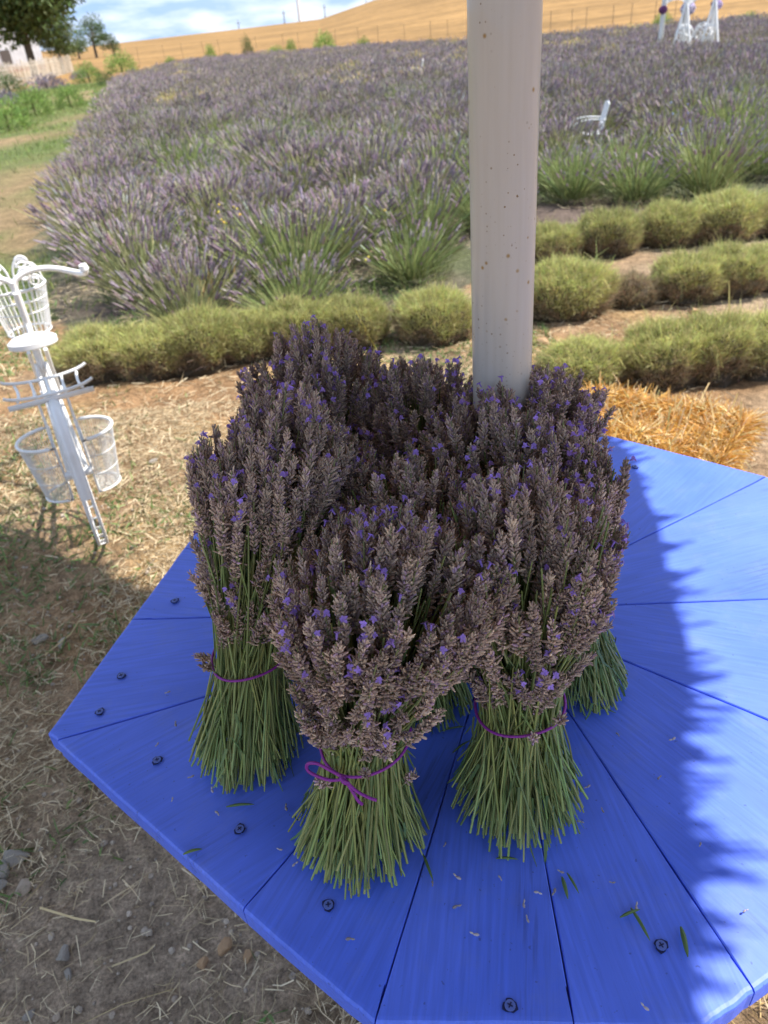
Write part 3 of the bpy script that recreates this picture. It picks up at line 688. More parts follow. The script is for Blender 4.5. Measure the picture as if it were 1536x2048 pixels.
for k, (px, py) in enumerate(bud_px):
    p = at(px, py, .7525); o = link('dried_bud', bud, m=Matrix.Translation(p) @ Matrix.Rotation(random.uniform(0, 6.28), 4, 'Z') @ Matrix.Scale(random.uniform(.7, 1.15), 4))
    tag(o, 'tiny pale dried lavender bud lying on the %s boards' % ('sunlit' if px > 1395 else ('shaded left front' if px < 620 else 'shaded right front')), 'flower bud', 'dried buds scattered over the table')

# ------------------------------------------------------------------ white bicycle planter
HB = radians(24); bo = at(203, 1072, 0)
bike = thing('bicycle', 'white wrought-metal garden bicycle planter with wire baskets beside the clipped hedge', 'bicycle', (bo.x, bo.y, 0), HB); bike.scale = (.92, .92, .95)
# local: x right, y forward
def circ(c, r, n_=32, ax='x', a0=0, a1=2 * pi, end=False):
    A = np.linspace(a0, a1, n_, endpoint=end); z0 = np.zeros(n_)
    if ax == 'x': return np.stack([z0, np.cos(A) * r, np.sin(A) * r], 1) + np.array(c)
    if ax == 'z': return np.stack([np.cos(A) * r, np.sin(A) * r, z0], 1) + np.array(c)
    return np.stack([np.cos(A) * r, z0, np.sin(A) * r], 1) + np.array(c)
def bez(p0, p1, p2, p3, n_=14):
    t = np.linspace(0, 1, n_)[:, None]; p0, p1, p2, p3 = map(np.array, (p0, p1, p2, p3))
    return (1 - t) ** 3 * p0 + 3 * (1 - t) ** 2 * t * p1 + 3 * (1 - t) * t * t * p2 + t ** 3 * p3
WR = .285
def wheel(cy, twin):
    mb = MB()
    for s in ((-.015, .015) if twin else (0,)): tube(mb, circ((s, cy, WR), WR - .008, 40), .006, 6, closed=True)
    w = link('wheel', mb.mesh('rim', M['white'], True), bike)
    b = MB()
    for s in ((-.015, .015) if twin else (0,)):
        for a in np.arange(0, 2 * pi, pi / 9): tube(b, [(s * .6, cy, WR), (s, cy + cos(a) * (WR - .012), WR + sin(a) * (WR - .012))], .0022, 4)
    if twin:
        for a in np.arange(0, 2 * pi, pi / 16): tube(b, [(-.015, cy + cos(a) * (WR - .008), WR + sin(a) * (WR - .008)), (.015, cy + cos(a) * (WR - .008), WR + sin(a) * (WR - .008))], .002, 4)
    link('spokes', b.mesh('spokes', M['white'], True), w)
    b = MB(); tube(b, [(-.05, cy, WR), (.05, cy, WR)], .016, 10); link('hub', b.mesh('hub', M['white'], True), w)
wheel(0, True); wheel(.92, False)
mb = MB(); A = np.radians(np.linspace(60, 172, 22)); rr = WR + .022
for i, r_ in enumerate((rr,)):
    P0 = np.stack([np.full(22, -.018), np.cos(A) * r_, WR + np.sin(A) * r_], 1); Pm = np.stack([np.zeros(22), np.cos(A) * (r_ + .012), WR + np.sin(A) * (r_ + .012)], 1); P1 = P0 * [-1, 1, 1]
    V = np.concatenate([P0, Pm, P1]); q = np.arange(21); mb.add(V, np.concatenate([np.stack([q, q + 1, q + 23, q + 22], 1), np.stack([q + 22, q + 23, q + 45, q + 44], 1)]))
    tube(mb, P0, .003, 5); tube(mb, P1, .003, 5)
link('fender', mb.mesh('fender', M['white'], True), bike)
mb = MB()
for s in (-.034, .034):
    tube(mb, [(s, 0, WR), (s * .5, .30, .62)], .008, 8); tube(mb, [(s, 0, WR), (s * .6, .36, .22)], .008, 8)
tube(mb, [(0, .36, .22), (0, .29, .70)], .014, 8); tube(mb, bez((0, .36, .23), (0, .5, .25), (0, .62, .40), (0, .70, .62)), .014, 8); tube(mb, bez((0, .30, .60), (0, .45, .46), (0, .6, .5), (0, .69, .66)), .012, 8)
tube(mb, [(0, .67, .80), (0, .74, .52)], .015, 8)
for s in (-.035, .035): tube(mb, [(s, .73, .54), (s, .92, WR)], .009, 8)
link('frame', mb.mesh('frame', M['white'], True), bike)
# saddle: a flat rounded pad
mb = MB(); A = np.linspace(0, 2 * pi, 28, endpoint=False); wy = .065; wx = .088 - .010 * np.sin(A)
for z0, k0, z1, k1 in ((.700, .9, .705, 1), (.705, 1, .722, 1), (.722, 1, .732, .82), (.732, .82, .738, .3)):
    V = np.concatenate([np.stack([np.cos(A) * wx * k0, .27 + np.sin(A) * wy * k0, np.full(28, z0)], 1), np.stack([np.cos(A) * wx * k1, .27 + np.sin(A) * wy * k1, np.full(28, z1)], 1)])
    q = np.arange(28); mb.add(V, np.stack([q, (q + 1) % 28, 28 + (q + 1) % 28, 28 + q], 1))
for z, k in ((.738, .3), (.700, .9)): mb.add(np.concatenate([np.stack([np.cos(A) * wx * k, .27 + np.sin(A) * wy * k, np.full(28, z)], 1), [(0, .27, z)]]), [(i, (i + 1) % 28, 28) for i in range(28)])
link('saddle', mb.mesh('saddle', M['white'], True), bike)
# rear rack
mb = MB()
for y_ in (-.03, .14): tube(mb, bez((-.15, y_, .635), (-.11, y_, .605), (.11, y_, .605), (.15, y_, .635)), .0055, 6)
for x_ in (-.11, -.055, 0, .055, .11): tube(mb, bez((x_, -.03, .612), (x_ * .92, .02, .604), (x_ * .92, .09, .604), (x_, .14, .612), 6), .0055, 5)
box(mb, (0, -.036, .598), (.29, .004, .018))
for s in (-.05, .05): tube(mb, [(s, .06, .605), (s, 0, WR)], .005, 5)
link('rack', mb.mesh('rack', M['white'], True), bike)
# half-round wire baskets either side of the wheel
def dpath(sx, y0, y1, r, z, n_=20):
    yc = (y0 + y1) / 2; h = (y1 - y0) / 2; A = np.linspace(-pi / 2, pi / 2, n_)
    arc = np.stack([sx * (.05 + np.cos(A) * r), yc + np.sin(A) * h, np.full(n_, z)], 1)
    return arc
for sx in (-1, 1):
    mb = MB(); top = dpath(sx, -.085, .125, .120, .44); bot = dpath(sx, -.055, .095, .088, .215)
    tube(mb, top, .0065, 6, closed=True); link_ = link('side_basket', mb.mesh('side_basket', M['white'], True), bike); b = MB()
    tube(b, bot, .005, 5, closed=True)
    for t in (.33, .66): tube(b, top * (1 - t) + bot * t, .0018, 4, closed=True)
    T2 = np.concatenate([np.linspace(top[i], top[i + 1], 2, endpoint=False) for i in range(19)]); B2 = np.concatenate([np.linspace(bot[i], bot[i + 1], 2, endpoint=False) for i in range(19)])
    for p, q in zip(T2, B2): tube(b, [p, q], .0013, 3, caps=False)
    for t in np.linspace(0, 1, 9): tube(b, [top[0] * (1 - t) + top[-1] * t, bot[0] * (1 - t) + bot[-1] * t], .0013, 3, caps=False)
    for y_ in np.linspace(-.05, .09, 11):
        w_ = .05 + .088 * sqrt(max(0, 1 - ((y_ - .02) / .076) ** 2)); tube(b, [(sx * .05, y_, .215), (sx * w_, y_, .215)], .0016, 3, caps=False)
    link('basket_wires', b.mesh('basket_wires', M['white'], True), link_)
# handlebar with curled grips, scroll work and front basket
mb = MB(); tube(mb, bez((0, .68, .82), (.0, .68, .86), (.10, .70, .89), (.20, .66, .855)), .011, 8); tube(mb, bez((.20, .66, .855), (.26, .63, .835), (.285, .56, .835), (.275, .54, .865)), .0125, 8)
tube(mb, bez((0, .68, .82), (.0, .68, .86), (-.10, .70, .89), (-.20, .66, .855)), .011, 8); tube(mb, bez((-.20, .66, .855), (-.26, .63, .835), (-.285, .56, .835), (-.275, .54, .865)), .0125, 8)
for s in (-1, 1): tube(mb, [(s * .275, .54, .865), (s * .272, .538, .885)], [.019, .016], 8)
tube(mb, [(0, .69, .76), (0, .68, .84)], .013, 8)
link('handlebar', mb.mesh('handlebar', M['white'], True), bike)
mb = MB(); cb = np.array([0, .83, 0]); top = circ((0, .83, .79), .125, 30, 'z'); bot = circ((0, .83, .60), .09, 30, 'z')
tube(mb, top, .006, 6, closed=True)
fb = link('front_basket', mb.mesh('front_basket', M['white'], True), bike); b = MB(); tube(b, bot, .005, 5, closed=True)
for t in (.25, .5): tube(b, top * (1 - t) + bot * t, .003, 4, closed=True)
for i in range(0, 30): tube(b, [top[i], bot[i]], .0024, 4)
for s in np.linspace(-.07, .07, 7): w_ = sqrt(.09 ** 2 - s * s); tube(b, [(s, .83 - w_, .6), (s, .83 + w_, .6)], .002, 4)
link('basket_wires', b.mesh('basket_wires', M['white'], True), fb)
def scroll(c, r, dirx, turns=1.6, tilt=0):
    A = np.linspace(0, turns * 2 * pi, 30); R = r * (1 - A / A[-1] * .78); return np.stack([c[0] + dirx * (np.cos(A) * R), np.full(30, c[1]) + tilt * A * .003, c[2] + np.sin(A) * R], 1)
for yy in (.71, .95):
    for s in (-1, 1):
        b = MB(); tube(b, np.concatenate([bez((s * .01, yy, .79), (s * .01, yy, .86), (s * .05, yy, .89), (s * .085, yy, .855), 8), scroll((s * .055, yy, .852), .030, s)]), .0055, 6)
        tube(b, scroll((s * .085, yy, .823), .026, s), .0045, 6)
        link('scroll', b.mesh('scroll', M['white'], True), bike)
for s in (-1, 1): b = MB(); tube(b, bez((s * .12, .83, .79), (s * .12, .83, .87), (s * .05, .83, .90), (s * .03, .83, .86)), .0045, 6); link('scroll', b.mesh('scroll', M['white'], True), bike)

# ------------------------------------------------------------------ garden plants
def cushion(seed, n=13000, H=.34, R=.30, brown=.40):
    """clipped lavender cushion"""
    global rng; keep = rng; rng = np.random.default_rng(seed); mb = MB()
    U = fib(n); a = np.arctan2(U[:, 1], U[:, 0]); bumpy = 1 + .24 * (fbm(U[:, 0] * 3 + seed, U[:, 1] * 3, 1) - .5) * 2 + .10 * (vnoise(U[:, 0] * 9, U[:, 1] * 9 + seed, 2) - .5) + rng.normal(size=n) * .035
    sh = np.clip(U[:, 2], 0, 1)
    rad = R * bumpy * (1 - .18 * (1 - sh) ** 3)
    P = np.stack([U[:, 0] * rad, U[:, 1] * rad, .05 + np.power(sh, .72) * (H - .06) * bumpy], 1)
    D = U * np.array([1, 1, .6]) + np.array([0, 0, .95]) + rng.normal(size=(n, 3)) * .38
    low = P[:, 2] < H * brown * (1 + .55 * (vnoise(a * 2.3 + seed, P[:, 2] * 8, 6) - .5) * 2)
    pn = (vnoise(P[:, 0] * 13 + seed, P[:, 1] * 13, 3))[:, None]
    cg = vary((.44, .46, .16), n, .25, .07) * (.7 + .65 * pn); cy = vary((.46, .41, .19), n, .2); cbr = vary((.30, .23, .14), n, .3, .1)
    C_ = np.where(low[:, None], cbr, cg); yel = rng.random(n) < .38; C_ = np.where((yel & ~low)[:, None], cy, C_)
    side = (sh < .55) & ~low & (rng.random(n) < .4); C_ = np.where(side[:, None], vary((.34, .29, .14), n, .2), C_)
    P = P - D / np.linalg.norm(D, axis=1)[:, None] * .035
    blades(mb, P, D, rng.uniform(.025, .06, n) * (1 + 1.2 * (rng.random(n) < .04)), rng.uniform(.0018, .0036, n), C_, 0, .5, .3)
    # woody core
    m_ = 14; k_ = 24; th = np.linspace(0, 2 * pi, k_, endpoint=False); rows = []
    for j in range(m_):
        ph = j / (m_ - 1) * pi / 2; rows.append(np.stack([np.cos(th) * R * .80 * cos(ph), np.sin(th) * R * .80 * cos(ph), np.full(k_, .0 + sin(ph) * (H - .06))], 1) * (1 + .04 * rng.normal(size=(k_, 1))))
    V = np.concatenate(rows); ii = np.array([(j * k_ + q, j * k_ + (q + 1) % k_, (j + 1) * k_ + (q + 1) % k_, (j + 1) * k_ + q) for j in range(m_ - 1) for q in range(k_)])
    mb.add(V, ii, (.06, .045, .028))
    rng = keep
    return mb.mesh('clipped_lavender', M['leaf'])
CUS = [cushion(s) for s in (1, 2, 3, 4)] + [cushion(9, 5000, .30, .26, 1.6)]
def put_cushion(px, py, w, h, k, label, z=0):
    p = at(px, py, 0); h *= .75 * random.uniform(.86, 1.12); w *= random.uniform(.82, 1.0); o = link('clipped_lavender_bush', CUS[k], m=Matrix.Translation((p.x, p.y + .03, -.01)) @ Matrix.Rotation(random.uniform(-.3, .3), 4, 'Z') @ Matrix.Diagonal((w * .92 / .6, w * .76 / .6, h * 1.12 / .34, 1)))
    tag(o, label, 'bush', 'clipped lavender bushes in rows before the field')
for a in [(205, 752, .62, .36, 0, 'leftmost clipped bush of the near hedge, behind the bicycle baskets'),
          (305, 744, .62, .36, 1, 'second clipped bush from the left in the near hedge'),
          (405, 728, .60, .34, 2, 'third clipped bush of the near hedge, left of the tallest bunch'),
          (500, 712, .58, .33, 3, 'clipped bush of the near hedge right behind the tallest bunch\'s left tips'),
          (595, 700, .55, .32, 0, 'clipped bush of the near hedge hidden behind the tallest bunch\'s top'),
          (705, 688, .62, .36, 1, 'clipped yellow-green bush right of the tallest lavender bunch'),
          (870, 682, .58, .36, 2, 'round clipped bush with a brown side just left of the pole'),
          (1165, 768, .56, .30, 3, 'clipped green bush right of the pole between the bunches and straw bale'),
          (1330, 762, .52, .34, 0, 'clipped bush directly behind the straw bale'),
          (1420, 752, .52, .36, 1, 'clipped bush behind the bale\'s right end in the nearest row'),
          (1530, 735, .56, .36, 2, 'clipped bush at the right border in the nearest row'),
          (1130, 632, .66, .36, 3, 'clipped bush touching the pole\'s right side in the second row'),
          (1265, 615, .50, .28, 4, 'dried out brown bush between two green ones in the second row'),
          (1375, 600, .62, .38, 1, 'large clipped bush right of the dried one in the second row'),
          (1455, 588, .60, .38, 0, 'second row clipped bush second from the right border'),
          (1550, 575, .62, .38, 2, 'second row clipped bush at the right border'),
          (1105, 525, .60, .34, 0, 'far row clipped bush beside the pole'),
          (1215, 512, .64, .38, 1, 'far row clipped bush second from the pole'),
          (1335, 490, .66, .38, 3, 'far row clipped bush with a dark hollow, third from the pole'),
          (1450, 480, .66, .38, 2, 'far row clipped bush fourth from the pole'),
          (1560, 468, .66, .38, 0, 'far row clipped bush at the right border')]:
    put_cushion(*a)

# ------------------------------------------------------------------ uncut lavender field
def plant(seed, ns, nl, H, R, headf, lod=0, cols=None, ww=1.0):
    global rng; keep = rng; rng = np.random.default_rng(seed); mb = MB()
    th = rng.uniform(0, 2 * pi, ns); u = np.sqrt(rng.random(ns)); tilt = u * .85
    P = np.stack([np.cos(th) * .10 * u, np.sin(th) * .10 * u, np.full(ns, .03)], 1)
    D = np.stack([np.cos(th) * np.sin(tilt), np.sin(th) * np.sin(tilt), np.cos(tilt)], 1) + rng.normal(size=(ns, 3)) * .06
    D /= np.linalg.norm(D, axis=1)[:, None]; Ln = H * (1.02 - .12 * u) * rng.uniform(.78, 1.12, ns) * (1 + .12 * (R / .4 - 1))
    cs = vary((.26, .265, .13) if cols is None else cols, ns, .2)
    blades(mb, P, D, Ln, rng.uniform(.004, .007, ns) * ww, cs, 0, .12, .6)
    # give the same bend to the tips: heads start a little under the end
    hd = rng.random(ns) < headf; E_ = P[hd] + D[hd] * (Ln[hd] * .93)[:, None] + np.stack([np.zeros(hd.sum()), np.zeros(hd.sum()), -Ln[hd] * .05], 1)
    if hd.sum():
        nh = hd.sum(); hc = vary((.31, .24, .285), nh, .2, .06); w = rng.random(nh) < .35; hc[w] = vary((.38, .325, .30), w.sum(), .15)
        spindles(mb, E_, D[hd] + rng.normal(size=(nh, 3)) * .08, rng.uniform(.045, .08, nh), rng.uniform(.0060, .0085, nh) * ww, hc, 0, 4 if not lod else 3,
                 ((0, .5), (.2, 1), (.35, .7), (.55, 1), (.75, .75), (1, .2)) if not lod else ((0, .5), (.4, 1), (1, .2)))
    if nl:
        U = fib(nl) * np.array([R * .62, R * .62, H * .42]); Pl = U * rng.uniform(.5, 1.05, (nl, 1)); Pl[:, 2] = np.abs(Pl[:, 2]) + .01
        Dl = fib(nl) + np.array([0, 0, .8]) + rng.normal(size=(nl, 3)) * .4
        blades(mb, Pl, Dl, rng.uniform(.06, .13, nl), rng.uniform(.004, .008, nl) * ww, vary((.18, .205, .09), nl, .25), 0, .3, .3)
    rng = keep
    return mb
FL = [plant(100 + k, 300, 420, .50, .42, .88).mesh('lavender_plant', M['leaf']) for k in range(4)]
GR = [plant(120 + k, 330, 620, .44, .42, .22, cols=(.225, .27, .10)).mesh('lavender_plant', M['leaf']) for k in range(3)]
HALF = [plant(140 + k, 300, 450, .48, .42, .5, cols=(.25, .29, .11)).mesh('lavender_plant', M['leaf']) for k in range(3)]
AP = at(1385, 97, .15)
CHP = [at(1180, 197, .60), at(829, 122, .60)]
pts = []
row = .0; yy = 4.6
ca, sa = cos(radians(-10)), sin(radians(-10))
cand = []
for i in range(-40, 90):
    for j in range(-10, 140):
        u = i * .62 + random.uniform(-.14, .14); v = j * .74 + random.uniform(-.12, .12)
        x_ = u * ca - v * sa - 4; y_ = u * sa + v * ca + 2
        if x_ < left_x(y_) + .25 or y_ < near_y(x_) + .15 or y_ > far_y(x_) - .2: continue
        if x_ > y_ * .56 + 1.5: continue
        if any(abs(x_ - c_[0]) < .42 and -1.0 < y_ - c_[1] < .3 for c_ in CHP): continue
        if math.hypot(x_ - AP.x, (y_ - AP.y + 1.5) * .42) < 1.15: continue
        cand.append((x_, y_))
cand.sort(key=lambda p: p[0] ** 2 + p[1] ** 2)
near, farp = cand[:300], cand[300:]
for k, (x_, y_) in enumerate(near):
    gn = float(fbm(np.float64(x_ * .55 + 3), np.float64(y_ * .42), 55)) + random.uniform(-.06, .06) - max(0, (y_ - 8)) * .025 + (.11 if y_ < near_y(x_) + 1.5 else 0)
    edge = (x_ < left_x(y_) + 1.0) and y_ > 6
    me_ = random.choice(FL) if edge or gn < .46 else (random.choice(HALF) if gn < .52 or random.random() < .35 else random.choice(GR))
    kind_ = 'mauve-flowering' if me_ in FL else ('mostly green' if me_ in GR else 'half-green, half-mauve')
    s = random.uniform(.85, 1.15); o = link('lavender_plant', me_, m=Matrix.Translation((x_, y_, 0)) @ Matrix.Rotation(random.uniform(0, 6.28), 4, 'Z') @ Matrix.Diagonal((s * 1.1, s * 1.1, s * random.uniform(.85, 1.1), 1)))
    zx = 'along the path' if x_ < left_x(y_) + 1.1 else ('left of the pole' if x_ < y_ * .19 else 'right of the pole')
    zy = 'in the front row' if y_ < near_y(x_) + .9 else ('near the front' if y_ < near_y(x_) + 2.6 else ('in the middle distance' if y_ < 11 else 'well back'))
    tag(o, '%s lavender plant %s of the field, %s' % (kind_, zy, zx) if 'front' in zy else '%s lavender plant in the field, %s, %s' % (kind_, zy, zx), 'lavender plant', 'uncut lavender plants in the field')
# the rest of the field as one mass
lods = []
for k in range(6):
    b = plant(200 + k, 95, 40, .48, .42, .93 if k < 4 else .55, 1, (.27, .25, .16), ww=1.9); b.V = np.concatenate(b.V); b.C = np.concatenate(b.C); lods.append((b.V, b.C, np.concatenate(b.F4)))
mb = MB()
for (x_, y_) in farp:
    gn = fbm(np.float64(x_ * .3), np.float64(y_ * .2), 15)
    V_, C_, F_ = lods[random.randrange(4) if gn < .58 else random.randrange(4, 6)]
    a = random.uniform(0, 6.28); s = random.uniform(.85, 1.2); c0, s0 = cos(a) * s, sin(a) * s
    tint = np.array([1, 1, 1]) * random.uniform(.85, 1.15)
    if random.random() < .02 + .25 * (fbm(np.float64(x_ * .5), np.float64(y_ * .35), 77) > .62): tint = tint * np.array([1.7, 1.7, .9])
    mb.add(np.stack([V_[:, 0] * c0 - V_[:, 1] * s0 + x_, V_[:, 0] * s0 + V_[:, 1] * c0 + y_, V_[:, 2] * s], 1), F_, np.clip(C_ * tint, 0, .8))
tag(link('lavender_field', mb.mesh('lavender_field', M['leaf'])), 'mauve mass of uncut lavender reaching back to the wheat', 'lavender field', kind='stuff')
print('far plants', len(farp))

# tall weeds and yellow flowers in the field
def weed(px, py, z, n_, col, name, label, cat, h=.7, fl=None, group=None):
    p = at(px, py, z); mb = MB(); P = rng.normal(size=(n_, 3)) * .05; P[:, 2] = 0; D = rng.normal(size=(n_, 3)) * .25; D[:, 2] = 1
    blades(mb, P, D, rng.uniform(h * .6, h, n_), np.full(n_, .007), vary(col, n_, .2), 0, .2, .4)
    if fl:
        k_ = n_ * 2; Q = rng.normal(size=(k_, 3)) * np.array([.06, .06, .08]) + np.array([0, 0, h * .85]); spindles(mb, Q, rng.normal(size=(k_, 3)), np.full(k_, .016), np.full(k_, .008), vary(fl, k_, .1), 0, 5)
    tag(link(name, mb.mesh(name, M['leaf']), loc=(p.x, p.y, 0)), label, cat, group)
weed(432, 400, .65, 4, (.25, .33, .08), 'yellow_wildflower', 'yellow-flowered weed standing out of the lavender left of centre', 'wildflower', .66, (.75, .62, .08))
weed(710, 470, .5, 2, (.25, .33, .08), 'yellow_wildflower', 'small yellow wildflower further right in the lavender', 'wildflower', .5, (.6, .55, .12))
weed(430, 625, .0, 26, (.55, .36, .17), 'dried_weed', 'dried orange-brown weed between the hedge and uncut lavender', 'weed', .36)
weed(740, 690, .0, 16, (.55, .45, .13), 'dried_grass_tuft', 'tuft of dry yellow grass in front of the hedge near the tallest bunch', 'grass tuft', .28)
weed(1360, 262, .45, 4, (.24, .28, .12), 'blue_wildflower', 'tall stem with small blue flowers behind the right-hand bushes', 'wildflower', .7, (.36, .40, .75))
weed(1480, 700, .0, 12, (.50, .42, .20), 'dried_grass_tuft', 'tuft of dry grass stalks on the soil at the right behind the bale', 'grass tuft', .3)

# ------------------------------------------------------------------ litter on the ground
def gz(x_, y_): return small_z(x_, y_)
def scatter(n_, x0, x1, y0, y1):
    return rng.uniform(x0, x1, n_), rng.uniform(y0, y1, n_)
mb = MB()
def straw(x_, y_, ln, wd, col, up=.12):
    n_ = len(x_); th = rng.uniform(0, 2 * pi, n_) ; D = np.stack([np.cos(th), np.sin(th), rng.normal(size=n_) * up], 1)
    P = np.stack([x_, y_, gz(x_, y_) + rng.uniform(.001, .012, n_)], 1); P[:, 2] += np.maximum(0, -D[:, 2]) * ln
    blades(mb, P, D, ln, wd, col, 0, .38, .7)
x_, y_ = scatter(170000, -2.6, .9, -.1, 3.4)
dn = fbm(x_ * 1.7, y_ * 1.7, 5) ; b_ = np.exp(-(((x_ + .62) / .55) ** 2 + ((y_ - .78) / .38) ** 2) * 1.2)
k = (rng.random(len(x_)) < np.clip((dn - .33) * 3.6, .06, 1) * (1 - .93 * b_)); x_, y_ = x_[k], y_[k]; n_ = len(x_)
pal = np.array([(.66, .53, .34), (.52, .41, .26), (.74, .62, .42), (.36, .28, .17)]); straw(x_, y_, rng.uniform(.012, .055, n_), rng.uniform(.001, .0028, n_), pal[rng.integers(0, 4, n_)] * rng.uniform(.75, 1.15, (n_, 1)), .22)
x_, y_ = scatter(22000, -2.6, 3.6, 2.2, 6.8); k = fbm(x_ * 1.7, y_ * 1.7, 5) > .48; x_, y_ = x_[k], y_[k]; n_ = len(x_)
straw(x_, y_, rng.uniform(.03, .10, n_), rng.uniform(.002, .004, n_), pal[rng.integers(0, 4, n_)] * rng.uniform(.8, 1.2, (n_, 1)), .15)
x_, y_ = scatter(20000, .3, 2.4, .1, 2.9); k = y_ < 1.3; x_, y_ = x_[k], y_[k]; n_ = len(x_)
straw(x_, y_, rng.uniform(.02, .08, n_), rng.uniform(.0014, .0028, n_), np.array([.50, .35, .15]) * rng.uniform(.7, 1.2, (n_, 1)), .2)
x_, y_ = scatter(90, -1.3, .2, .1, 2.2); n_ = len(x_)
straw(x_, y_, rng.uniform(.10, .20, n_), rng.uniform(.003, .005, n_), np.array([.62, .49, .27]) * rng.uniform(.85, 1.15, (n_, 1)), .03)
tag(link('straw_litter', mb.mesh('straw_litter', M['straw'])), 'pale dry straw and chaff scattered over the trodden soil', 'straw', kind='stuff')
# green weeds and grass tufts creeping over the soil
mb = MB(); x_, y_ = scatter(75000, -3.2, 1.0, .0, 5.2)
dn = fbm(x_ * 1.35 + 7, y_ * 1.35, 44); dens = np.clip((dn - .44) * 6, 0, 1)
spots = [(-.99, 2.35, .5, .35), (-1.55, 2.9, .45, .7), (-.72, 2.35, .3, .35), (-1.75, 2.2, .3, .3), (-.25, .42, .12, .14), (-.36, .30, .2, .1), (.05, .12, .3, .12), (-.75, 1.25, .12, .10), (-1.1, 1.6, .2, .1), (-1.3, 1.75, .25, .12), (-.30,.55,.10,.12), (-.18,.36,.14,.12), (-1.5,1.3,.2,.15), (-1.15,1.15,.15,.2), (-.95,1.0,.2,.08), (-.9,1.75,.25,.12), (-1.2,2.0,.4,.12)]
for sx_, sy_, wx_, wy_ in spots: dens = np.maximum(dens, 1.1 * np.exp(-(((x_ - sx_) / wx_) ** 2 + ((y_ - sy_) / wy_) ** 2) * 1.5) * (fbm(x_ * 6, y_ * 6, 2) > .42))
k = rng.random(len(x_)) < dens * .9; x_, y_ = x_[k], y_[k]; n_ = len(x_)
D = rng.normal(size=(n_, 3)) * .7; D[:, 2] = np.abs(D[:, 2]) * .5 + .35
blades(mb, np.stack([x_, y_, gz(x_, y_)], 1), D, rng.uniform(.015, .05, n_), rng.uniform(.002, .007, n_), vary((.15, .22, .075), n_, .25, .08), 0, .3, .3)
# grass along the path on the left
x_ = rng.uniform(-26, -1.5, 90000); y_ = rng.uniform(5, 44, 90000) ; k = (x_ < left_x(y_) + .2) & (x_ > left_x(y_) - 3 - y_ * .22); x_, y_ = x_[k], y_[k]
k = rng.random(len(x_)) < np.clip((fbm(x_ * .55, y_ * .35, 71) - .38) * 6, .04, 1); x_, y_ = x_[k], y_[k]; n_ = len(x_)
D = rng.normal(size=(n_, 3)) * .5; D[:, 2] = 1; sc = (1 + y_ / 14)
blades(mb, np.stack([x_, y_, gz(x_, y_)], 1), D, rng.uniform(.03, .09, n_) * np.sqrt(sc), .005 * sc, vary((.20, .25, .075), n_, .25, .1), 0, .3, .3)
tag(link('grass', mb.mesh('grass', M['leaf'])), 'low green weeds and grass over the soil and path', 'grass', kind='stuff')

# stones
def stone_mesh(seed, col):
    bm = bmesh.new(); bmesh.ops.create_icosphere(bm, subdivisions=2, radius=1); r_ = random.Random(seed)
    for _ in range(7):
        nrm = Vector((r_.gauss(0, 1), r_.gauss(0, 1), r_.gauss(0, 1))).normalized(); h = r_.uniform(.30, .62)
        for v in list(bm.verts):
            q = v.co.dot(nrm)
            if q > h: v.co -= nrm * (q - h)
    me = bpy.data.meshes.new('stone'); bm.to_mesh(me); bm.free(); me.materials.append(M['stone'])
    a = me.color_attributes.new('Col', 'FLOAT_COLOR', 'POINT'); a.data.foreach_set('color', np.tile([*col, 1], len(me.vertices))); return me
SG = [stone_mesh(k, (.32, .285, .245)) for k in range(4)]; ST = [stone_mesh(10 + k, (.45, .28, .15)) for k in range(2)]; SP = [stone_mesh(20, (.42, .33, .25))]
for px, py, r_, me_, lab in [(38, 1716, .030, SG[0], 'flat grey stone, topmost of the group at the left border'), (14, 1745, .024, SG[1], 'grey stone below the flat one at the left border'),
        (45, 1785, .022, SP[0], 'brownish stone at the bottom of the group at the left border'), (5, 1780, .02, SG[2], 'grey stone cut by the left border, lowest of its group'), (75, 1275, .026, SG[3], 'grey stone half sunk left of the table corner'),
        (122, 1285, .024, SG[1], 'pale grey stone right of the half sunk one'), (133, 1918, .020, SG[2], 'small dark stone in the bare soil at lower left'), (140, 1952, .013, SG[3], 'pebble just under the small dark stone'),
        (60, 2030, .013, SG[0], 'pebble near the lower left corner'), (112, 2036, .010, SP[0], 'tiny pebble right of the lower left one'), (455, 1902, .019, ST[0], 'tan stone chip near the table\'s front edge, upper of two'),
        (407, 1935, .018, ST[1], 'reddish tan stone chip, lower of two near the front edge'), (500, 1918, .014, ST[0], 'thin pinkish chip right of the tan stones'),
        (1385, 628, .055, ST[1], 'pinkish rock on the soil below the second row bushes'), (1085, 690, .04, ST[0], 'pale stone on the soil right of the pole'), (1325, 665, .03, SP[0], 'small tan rock left of the pinkish one'),
        (310, 930, .02, SG[1], 'dark pebble on the soil right of the bicycle')]:
    p = at(px, py, 0); o = link('stone', me_, m=Matrix.Translation((p.x, p.y, r_ * .25 + float(gz(np.float64(p.x), np.float64(p.y))))) @ Matrix.Rotation(random.uniform(0, 6), 4, 'Z') @ Matrix.Diagonal((r_ * 1.2, r_, r_ * .65, 1))); tag(o, lab, 'stone')
peb = MB()
for _ in range(2200):
    x0, y0 = random.uniform(-1.6, .4), random.uniform(0, 2.6); s = random.uniform(.002, .004) + .006 * random.random() ** 5; p = np.array([[x0, y0, float(gz(np.float64(x0), np.float64(y0))) + s * .2]])
    spindles(peb, p, rng.normal(size=(1, 3)) * [1, 1, .2], np.array([s * 2]), np.array([s]), np.array([.34, .28, .22]) * random.uniform(.7, 1.4), 0, 5, ((0, .3), (.3, 1), (.7, .9), (1, .3)))
tag(link('pebbles', peb.mesh('pebbles', M['stone'])), 'small crumbs of stone and soil on the ground', 'pebbles', kind='stuff')

